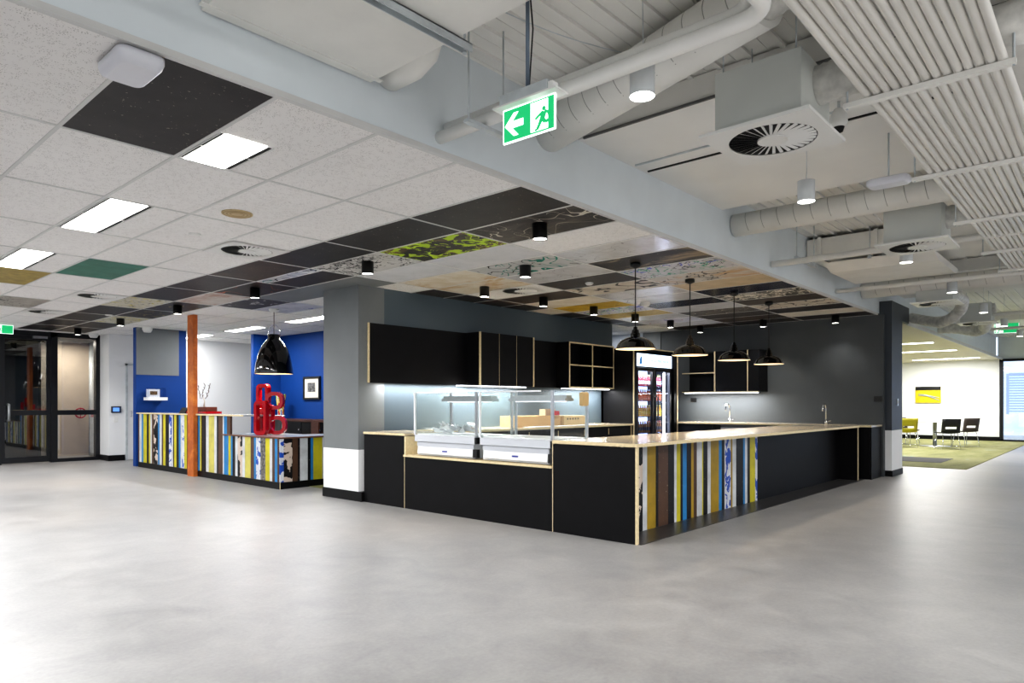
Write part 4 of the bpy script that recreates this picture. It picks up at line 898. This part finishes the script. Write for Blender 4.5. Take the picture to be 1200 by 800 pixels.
# trapeze and white pipes
tz = thing('pipe_trapeze', 'small trapeze hanger holding the white pipe near bulkhead', 'hanger', (2.75, 2.66, 2.76))
MB().box(2.6, 2.92, 2.64, 2.68, 2.745, 2.765).build('channel', m_galv, tz)
for x in (2.62, 2.9): MB().cyl((x, 2.66, 2.74), (x, 2.66, 3.36), .005, n=8).build('threaded_rod', m_galv, tz)
def bend(p, q, r, corner, n=8):
    return [tuple(Vector(corner) + (Vector(p) * (math.cos(PI / 2 * k / n) - 1) if 0 else Vector((0, 0, 0)))) for k in range(n)]
def elbow(c, a, b_, r, n=8):
    """points of a quarter bend at corner c coming from direction a, leaving in direction b_"""
    a, b_, c = Vector(a), Vector(b_), Vector(c); o = c + a * r + b_ * r
    return [tuple(o - b_ * r * math.cos(PI / 2 * k / n) - a * r * math.sin(PI / 2 * k / n)) for k in range(n + 1)]
pt = [(2.75, 3.04, 2.8)] + elbow((2.75, 1.02, 2.8), (0, 1, 0), (1, 0, 0), .09) + [(4.2, 1.02, 2.86)]
pt = [(2.75, 3.04, 2.8)] + elbow((2.75, 1.055, 2.8), (0, 1, 0), (-1, 0, 0), .12) + [(.5, 1.055, 2.8)]
solo('white_pipe', MB().tube(pt, .036, 20), m_pipe, 'long white pipe passing behind the exit sign and bending toward the camera', 'pipe', (2.75, 3.04, 2.8))
pt = [(2.80, 3.03, 2.872)] + elbow((2.80, 1.12, 2.872), (0, 1, 0), (-1, 0, 0), .14) + [(.5, 1.12, 2.872)]
solo('white_pipe', MB().tube(pt, .028, 20), m_pipe, 'thinner white pipe running close beside the long white pipe', 'pipe', (2.86, 3, 2.82))
def spiral(name, pts, r, label, step=.16):
    """spiral-seam round duct: body plus raised seam rings"""
    t = thing(name, label, 'duct', pts[0])
    MB().tube(pts, r, 32).build('duct_body', m_ductw, t)
    mb = MB(); L = 0
    for a, b_ in zip(pts[:-1], pts[1:]):
        a, b_ = Vector(a), Vector(b_); d = (b_ - a); ln = d.length; d.normalize(); k = step - L
        while k < ln:
            c = a + d * k; tilt = (d + Vector((0, 0, .18))).normalized()
            ring = [c + (p - c) for p in mb.ring(c, tilt, r * 1.01, 32)]
            ring2 = [p + d * .006 for p in ring]
            mb.loft([ring, ring2], caps=(False, False)); k += step
        L = (ln - (k - step))
    mb.build('seam', M('seam_grey', 'a9a8a3', .5), t); return t
spiral('spiral_duct', [(3.78, 3.03, 3.15), (3.3, 1.3, 3.2)], .15, 'white spiral duct running diagonally behind the exit sign', .14)
spiral('spiral_duct', [(6.9, 3.03, 3.08), (6.9, -3, 3.08)], .115, 'straight white spiral duct beyond the first ceiling beam', .16)
spiral('spiral_duct', [(11.64, 3.03, 2.98), (11.64, -3, 2.98)], .12, 'white spiral duct over the right end of the bar', .2)
fl = MB(); rs = []
pts = []
for k in range(40):
    u = k / 39; pts.append((3.3 - .1 * u, 1.32 - .9 * u, 3.2 + .02 * math.sin(u * 9))); rs.append(.115 + .008 * (k % 2))
solo('flexible_duct', MB().tube(pts, rs, 24), M('foil_flex', 'd5d4cf', .4, vary=.2, scale=14), 'crinkled flexible duct joined to the diagonal spiral duct', 'duct', (3.3, 1.3, 3.2))
# trunk lines crossing below the deck
t = thing('supply_duct', 'rectangular insulated duct on a trapeze beyond the straight spiral duct', 'duct', (9.1, 3, 3.08))
MB().box(9.1, 10.3, -3, 3.03, 3.08, 3.32).build('duct_body', m_ductw, t)
for y in (2.85, 2.2, 1.0, -.5): MB().box(9.07, 10.33, y, y + .04, 3.05, 3.33).build('flange', m_ductw, t)
MB().prism([(9.0, 2.98), (9.3, 2.9), (10.4, 2.9), (10.6, 2.98)], lambda u, v, w: (u, 1.6 + w, v), 1.2).build('transition_box', m_ductw, t)
for (x0, y0, z0, xe) in ((7.95, 2.75, 2.86, 8.6), (9.0, 2.25, 2.97, 10.6)):
    u = thing('unistrut_bar', 'galvanised strut bar hung near the bulkhead beyond first beam' if x0 < 8 else 'galvanised strut bar under the rectangular insulated duct', 'strut', (x0, y0, z0))
    MB().box(x0, xe, y0, y0 + .04, z0, z0 + .035).build('channel', m_galv, u)
    for x in (x0 + .03, xe - .03): MB().cyl((x, y0 + .02, z0), (x, y0 + .02, 3.36), .006, n=8).build('threaded_rod', m_galv, u)
for x, z, r, l in ((7.92, 2.83, .035, 'white sprinkler main running out from bulkhead below the insulated duct'), (10.3, 2.81, .03, 'white pipe running out over the bar end, left of far spiral duct'), (15.2, 2.85, .035, 'distant white pipe beyond the third swirl diffuser'), (17.6, 2.8, .03, 'farthest white pipe near the distant exit sign')):
    solo('white_pipe', MB().cyl((x, 3.03, z), (x, -3, z), r, n=16), m_pipe, l, 'pipe', (x, 3, z))
# cable trays on first beam underside
for x, l in ((5.08, 'thin black cable channel fixed under the first beam'), (4.88, 'thin grey cable channel fixed under the first beam edge')):
    solo('cable_channel', MB().box(x, x + .016, .8, 3.0, 3.178, 3.19), m_galv if x < 5 else m_black, l, 'cable channel', (x, 3, 3.18))
m_edge = M('dark_beam_edge', '6e6e6e', .6)
solo('cable_channel', MB().box(4.125, 4.14, -2, 2.98, 3.178, 3.196), m_edge, 'dark conduit along the bottom edge of the first beam', 'conduit', (4.12, 3, 3.2))
# boxed swirl diffusers hanging
def boxed(x, y, z, label, elbow_dir=1):
    t = thing('boxed_diffuser', label, 'air diffuser', (x, y, z), 'square swirl diffusers with plenum boxes under the exposed ceiling')
    h = .3; r = .235; nn = 40; pl = MB(); out = []; inn = []
    for k in range(nn):
        a = 2 * PI * k / nn + .0001; c, q = math.cos(a), math.sin(a); m = max(abs(c), abs(q)); out.append((x + h * c / m, y + h * q / m, z)); inn.append((x + r * c, y + r * q, z))
    for k in range(nn):
        j = (k + 1) % nn; pl.face([out[k], out[j], inn[j], inn[k]]); pl.face([(out[k][0], out[k][1], z + .018), (out[j][0], out[j][1], z + .018), out[j], out[k]])
        pl.face([(out[k][0], out[k][1], z + .018), (inn[k][0], inn[k][1], z + .018), (inn[j][0], inn[j][1], z + .018), (out[j][0], out[j][1], z + .018)])
    pl.build('face_plate', m_plate, t)
    MB().box(x - .23, x + .23, y - .235, y + .235, z + .019, z + .36).build('plenum_box', M('plenum_grey', 'c9ccc8', .5, vary=.03), t)
    MB().cyl((x, y, z + .005), (x, y, z + .0185), r, n=40).build('plenum_dark', m_dark, t)
    bl = MB(); blades(bl, x, y, z - .002, r * .98, 32); bl.build('vane_ring', m_plate, t)
    pts = [(x + .05, y - .22, z + .25), (x + .05, y - .34, z + .26), (x + .08, y - .5, z + .28), (x + .1, y - 1.3, z + .3)]
    if x > 10: pts = [(x, y - .22, z + .25), (x, y - .3, z + .26)]
    n_p = []; rs_ = []
    for a, b_ in zip(pts[:-1], pts[1:]):
        for k in range(6): n_p.append(tuple(Vector(a).lerp(Vector(b_), k / 6))); rs_.append(.1 + .006 * (k % 2))
    MB().tube(n_p, rs_, 20).build('flexible_neck', M('foil_flex', 'd5d4cf', .4), t)
    for sx, sy in ((-.2, -.2), (-.2, .2), (.2, .2)): MB().cyl((x + sx, y + sy, z + .36), (x + sx, y + sy, 3.36), .004, n=6).build('threaded_rod', m_galv, t)
boxed(3.85, 1.47, 2.7, 'nearest square swirl diffuser with big grey plenum box')
boxed(7.4, 1.45, 2.7, 'second square swirl diffuser, below the straight spiral duct')
boxed(11.8, 2.05, 2.7, 'third square swirl diffuser, beside the right column top')
boxed(15.2, 2.0, 2.7, 'farthest square swirl diffuser, above the far room opening')
def flex(pts, r, label, name='flexible_duct'):
    P_ = []; R_ = []
    for k, (a, b_) in enumerate(zip(pts[:-1], pts[1:])):
        for q in range(6): P_.append(tuple(Vector(a).lerp(Vector(b_), q / 6))); R_.append(r + .007 * (q % 2))
    solo(name, MB().tube(P_ + [pts[-1]], R_ + [r], 24), M('foil_flex', 'd5d4cf', .4), label, 'duct', pts[0])
flex([(14.3, 2.9, 2.80), (14.2, 2.8, 2.76), (14.0, 2.55, 2.68), (13.8, 2.35, 2.62), (13.6, 2.15, 2.66), (13.45, 2.0, 2.78), (13.2, 1.93, 2.9), (12.8, 1.96, 2.93), (12.4, 2.02, 2.9), (12.1, 2.05, 2.88)], .085, 'looping flexible duct curling from bulkhead to the third swirl diffuser')
flex([(16.6, 2.86, 2.80), (16.6, 2.5, 2.76), (16.6, 2.2, 2.68), (16.5, 2.05, 2.72), (16.2, 2.0, 2.85), (15.5, 2.0, 2.9)], .1, 'flexible duct feeding the farthest swirl diffuser')
solo('insulated_duct', MB().tube([(2.9, -.9, 3.12), (3.7, .1, 3.2), (4.3, .3, 3.22)], .14, 20), M('foil_flex', 'd5d4cf', .4), 'silver insulated duct beyond the conduit rack, top right corner', 'duct', (4.2, .2, 3.2))
# suspended white cylinder lights
def wcan(x, y, z, label):
    t = thing('suspended_cylinder_light', label, 'pendant light', (x, y, z), 'white cylinder lights hung under the exposed ceiling')
    MB().lathe([(.062, 0), (.062, .155), (.03, .16)], (x, y, z), 28, caps=(False, True)).build('housing', M('white_can', 'dfe3e6', .4, vary=.02), t)
    MB().cyl((x, y, z + .004), (x, y, z + .012), .058, n=28).build('lens', m_lamp, t)
    MB().tube([(x, y, z + .16), (x + .01, y, z + .25), (x, y, 3.36)], .0025, 6).build('cable', m_galv, t)
    return t
w0 = wcan(2.98, 1.79, 2.75, 'white cylinder light nearest the exit sign')
for x, y, l in ((5.36, 1.79, 'white cylinder light hanging beyond the nearest swirl diffuser'), (8.4, 1.75, 'white cylinder light just under the second swirl diffuser'), (11.1, 1.75, 'white cylinder light before the third swirl diffuser'), (13.9, 1.74, 'white cylinder light between third and farthest swirl diffusers'), (16.6, 1.74, 'white cylinder light beyond the farthest swirl diffuser'), (19.3, 1.73, 'white cylinder light by the distant exit sign')):
    dup(w0, (x, y, 2.75), l)
# camera under the ceiling by the diffuser
cm = thing('security_camera', 'small white dome camera behind the nearest swirl diffuser', 'camera', (4.9, 1.75, 3.0))
MB().lathe([(.03, .12), (.05, .08), (.055, .03), (.04, 0)], (4.75, 1.38, 3.02), 20, caps=(True, True)).build('housing', m_plate, cm)
MB().lathe([(.035, 0), (.025, -.03), (.001, -.04)], (4.75, 1.38, 3.02), 20).build('lens_dome', m_dark, cm)
MB().tube([(4.75, 1.38, 3.12), (4.75, 1.38, 3.19)], .01).build('mount', m_galv, cm)
jb = thing('junction_box', 'white rounded wireless unit beside the conduit rack', 'wireless unit', (5.55, 1.27, 2.83))
MB().loft([[(x_, y_, z_) for x_, y_ in rrect(5.55, 1.27, .07 * s, .14 * s, .03 * s)] for z_, s in ((2.86, .9), (2.85, 1), (2.82, 1), (2.805, .85))]).build('shell', M('white_plastic', 'dcdde4', .3), jb)
MB().cyl((5.55, 1.27, 2.86), (5.55, 1.27, 3.19), .006, n=8).build('bracket', m_galv, jb)
# conduit rack: every conduit its own object
NC = 14; ys = [.985 - k * (.575 / (NC - 1)) for k in range(NC)]
for k, y in enumerate(ys):
    r = .0195
    pts = [(.5, y, 2.82)]; x = .5
    while x < 9.6: x += .8; pts.append((x, y + random.uniform(-.003, .003), 2.822 + random.uniform(-.004, .003)))
    xe = pts[-1][0]; dz = (k % 4) * .03
    pts += [(xe + .25, y, 2.84), (xe + .4, y - .01, 2.92 + dz), (xe + .45, y - .01, 3.1), (xe + .45, y - .01, 3.36)]
    o = MB().tube(pts, r, 14)
    place = 'edge conduit of the ceiling rack, nearest the swirl diffusers' if k == 0 else ('edge conduit of the ceiling rack on the far right side' if k == NC - 1 else 'pale plastic conduit inside the ceiling rack over the walkway')
    solo('conduit', o, m_conduit, place, 'conduit', (.5, y, 2.82), group='parallel conduits on the ceiling rack')
for k, x in enumerate((2.5, 3.86, 5.44, 7.02, 8.6, 9.9)):
    t = thing('rack_support', ['strut crossing under the conduit rack above the camera', 'strut crossing the conduit rack beside the nearest swirl diffuser', 'strut crossing the conduit rack beside the small wireless unit', 'third visible strut crossing the conduit rack', 'strut crossing the conduit rack near its far end', 'last strut at the far end of the conduit rack'][k], 'strut', (x, .5, 2.98), 'struts under the conduit rack')
    MB().box(x, x + .04, .36, 1.10 if k else .99, 2.775, 2.8).build('channel', m_ductw, t)
    for y in (.37, 1.085): MB().cyl((x + .02, y if k or y < 1 else .97, 2.77), (x + .02, y if k or y < 1 else .97, 3.36), .006, n=8).build('threaded_rod', m_galv, t)

# =================================================================== FAR RIGHT ROOM FURNITURE
for k, (x, y, l) in enumerate(((18.3, 3.3, 'nearest'), (21.3, 3.3, 'middle'), (25.3, 3.3, 'farthest'))):
    t = thing('linear_light', l + ' linear light in the timber ceiling of the far room', 'ceiling light', (x, y, 2.64), 'linear lights in the far room ceiling')
    MB().box(x, x + .25, y, y + 1.8, 2.64, 2.652).build('diffuser', m_panel, t)
    MB().box(x - .02, x, y - .02, y + 1.82, 2.642, 2.652).build('side_rail', m_tbar, t)
    MB().box(x + .25, x + .27, y - .02, y + 1.82, 2.642, 2.652).build('side_rail', m_tbar, t)
pc = thing('wall_canvas', 'yellow abstract canvas with grey swoosh on the far white wall', 'picture', (26.95, 4.6, 1.24))
MB().box(26.95, 26.99, 4.58, 5.33, 1.25, 1.8).build('canvas', board('yellow_canvas', 'd6c21e', 'b8a41a', seed=61), pc)
MB().box(26.945, 26.95, 4.58, 5.33, 1.68, 1.8).build('dark_band', m_black, pc)
sw = MB()
for z0, z1 in ((1.55, 1.33), (1.5, 1.42)):
    sw.tube([(26.945, 5.25, z0), (26.945, 5.0, (z0 * .7 + z1 * .3) + .02), (26.945, 4.62, z1)], [.008, .03, .012], 6)
sw.build('swoosh', M('swoosh_grey', 'a7adb0', .5), pc)
tb_ = thing('round_table', 'round pale cafe table on a steel pedestal in far room', 'table', (22.4, 3.95, 0))
MB().lathe([(.5, 0), (.52, .006), (.52, .022), (.5, .028)], (22.4, 3.95, .69), 40, caps=(True, True)).build('table_top', M('pale_table_top', 'ddd8cc', .4), tb_)
MB().cyl((22.4, 3.95, .02), (22.4, 3.95, .69), .05, n=18).build('pedestal', m_steel, tb_)
MB().lathe([(.38, .008), (.38, .02), (.05, .03)], (22.4, 3.95, 0), 32, caps=(True, True)).build('base_plate', m_steel, tb_)
def chair(x, y, rz, mt, label):
    """local +Y is forward"""
    t = thing('cafe_chair', label, 'chair', (0, 0, 0), 'slot-back cafe chairs round the far table')
    se = MB(); rws = []
    for v, (yy, zz) in enumerate(((-.2, .44), (-.1, .432), (.05, .43), (.18, .44), (.22, .43))):
        rws.append([((q / 6 - .5) * .46, yy, zz + .02 * (2 * q / 6 - 1) ** 2) for q in range(7)])
    for a in range(4):
        for q in range(6): se.face([rws[a][q], rws[a][q + 1], rws[a + 1][q + 1], rws[a + 1][q]], 0, True)
    o = se.build('seat', mt, t); o.modifiers.new('s', 'SOLIDIFY').thickness = .02
    bk_ = MB()
    zs_ = [.44, .5, .54, .60, .66, .74, .81]; xs_ = [-.23, -.14, -.1, 0, .1, .14, .23]
    pos = lambda a, z: (a, -.2 - (z - .44) * .22 + .25 * a * a * 1.2, z)
    for i in range(6):
        for q in range(6):
            if i in (2,) and 0 < q < 5: continue
            bk_.face([pos(xs_[q], zs_[i]), pos(xs_[q + 1], zs_[i]), pos(xs_[q + 1], zs_[i + 1]), pos(xs_[q], zs_[i + 1])], 0, True)
    o = bk_.build('backrest', mt, t); o.modifiers.new('s', 'SOLIDIFY').thickness = .02
    for s_ in (-1, 1):
        MB().tube([(s_ * .18, .16, .43), (s_ * .22, .24, .03), (s_ * .22, .22, .01), (s_ * .22, -.24, .01), (s_ * .22, -.26, .03), (s_ * .18, -.17, .43)], .008, 8).build('sled_leg', m_chrome, t)
    MB().tube([(-.18, .1, .42), (.18, .1, .42)], .008, 8).build('crossbar', m_chrome, t)
    t.location = (x, y, 0); t.rotation_euler = (0, 0, rz); return t
m_cblk = M('black_chair_shell', '17171a', .5); m_cbr = M('brown_grey_shell', '4b423e', .5); m_col = M('olive_shell', 'a39a1e', .5)
chair(21.45, 3.5, math.atan2(.45, .95) - PI / 2 + .15, m_cblk, 'black slot-back cafe chair with its back to the camera')
chair(22.95, 3.3, -.75, m_cbr, 'brown-grey slot-back cafe chair right of the black one')
chair(21.5, 4.5, -1.0, m_col, 'olive green cafe chair half hidden by the right column')
chair(22.9, 4.75, -2.2, m_cbr, 'brown-grey cafe chair on the far side of the table')

# =================================================================== LIGHTS
def area(x, y, z, sx, sy, e, col=(1, 1, 1), rot=(0, 0, 0), spread=None):
    l = bpy.data.lights.new('area', 'AREA'); l.shape = 'RECTANGLE'; l.size = sx; l.size_y = sy; l.energy = e; l.color = col
    if spread: l.spread = spread
    o = bpy.data.objects.new('fitting_or_fill_area', l); COL.objects.link(o); o.location = (x, y, z); o.rotation_euler = rot; return o
def spot(x, y, z, e, col=(1, .97, .93), ang=1.9, r=.04, blend=.8):
    l = bpy.data.lights.new('spot', 'SPOT'); l.energy = e; l.color = col; l.spot_size = ang; l.spot_blend = blend; l.shadow_soft_size = r
    o = bpy.data.objects.new('downlight_spot', l); COL.objects.link(o); o.location = (x, y, z); return o
for x, y, _ in cans: spot(x, y, H - .135, 20 if x > 12.15 else 58)
area(11.6, 7.8, H - .01, .6, .3, 22)  # added lamp with no fitting, brightens the pale recess wall
for x in (2.98, 5.36, 8.4, 11.1, 13.9, 16.6, 19.3): spot(x, 1.76, 2.735, 60)
for x, y in ((6.24, 3.83), (7.48, 3.84), (8.72, 3.84), (9.92, 3.84)): spot(x, y, 1.8, 36, (1, .86, .66), 2.3, .05)
spot(5.49, 9.92, 1.76, 35, (1, .88, .7), 2.2, .05)
for y0, y1 in ((3.68, 4.22), (5.45, 6.63), (7.85, 9.02)): area(1.872, (y0 + y1) / 2, H - .012, .235, y1 - y0, 60 * (y1 - y0))
for y, e_ in ((10.7, 50), (13.05, 40), (15.3, 16)): area(6.575, y, H - .014, .24, 1.18, e_)
for x, y in ((18.42, 4.2), (21.42, 4.2), (25.42, 4.2)): area(x, y, 2.635, .24, 1.8, 110)
# under-cabinet strips, then two added lamps
area(7.3, 6.905, 1.458, 1.4, .08, 26); area(9.65, 6.905, 1.458, 1.3, .08, 20); area(12.25, 5.66, 1.41, .08, 1.4, 30)
area(6.1, 6.98, 1.474, 1.5, .03, 14); area(11.15, 6.56, 1.82, 1.1, .06, 16)  # added, no fittings: fill below the long flat panel, fill inside the fridge
# rest of the white-tile zone to the left of and behind the view carries the same panel lights
for x in (-2.45, -5.4):
    for y in (4.4, 7.2, 10, 12.8): area(x, y, H - .012, .27, 1.2, 10)
area(1.885, 11.6, H - .012, .27, 1.2, 70); area(1.885, 14.2, H - .012, .27, 1.2, 70)
# added fill lamps over the open plan behind the camera, no fittings modelled
for x in (-4, 0, 4, 9, 14, 20):
    for y in (-3.2, -7): area(x, y, 3.3, .5, 1.6, 150)
area(4.7, 17.6, 2.6, .8, .5, 25, (1, .93, .82))

w = bpy.data.worlds.new('world'); SC.world = w; w.use_nodes = True
bg = w.node_tree.nodes['Background']; bg.inputs[0].default_value = (.93, .96, 1, 1); bg.inputs[1].default_value = .95

# =================================================================== CAMERA
cam = bpy.data.cameras.new('camera'); co = bpy.data.objects.new('camera', cam); COL.objects.link(co)
cam.sensor_width = 36; cam.lens = 799.2 / 1200 * 36; cam.shift_y = 73.0 / 1200; cam.clip_start = .05
co.location = (0, 0, 1.213); co.rotation_euler = (PI / 2, 0, math.radians(41.8 - 90))
SC.camera = co
SC.view_settings.view_transform = 'Standard'; SC.view_settings.exposure = 0.2; SC.view_settings.look = 'Medium High Contrast'
SC.cycles.use_denoising = True
SC.cycles.max_bounces = 8; SC.cycles.diffuse_bounces = 5; SC.cycles.transparent_max_bounces = 12
SC.cycles.sample_clamp_indirect = 6
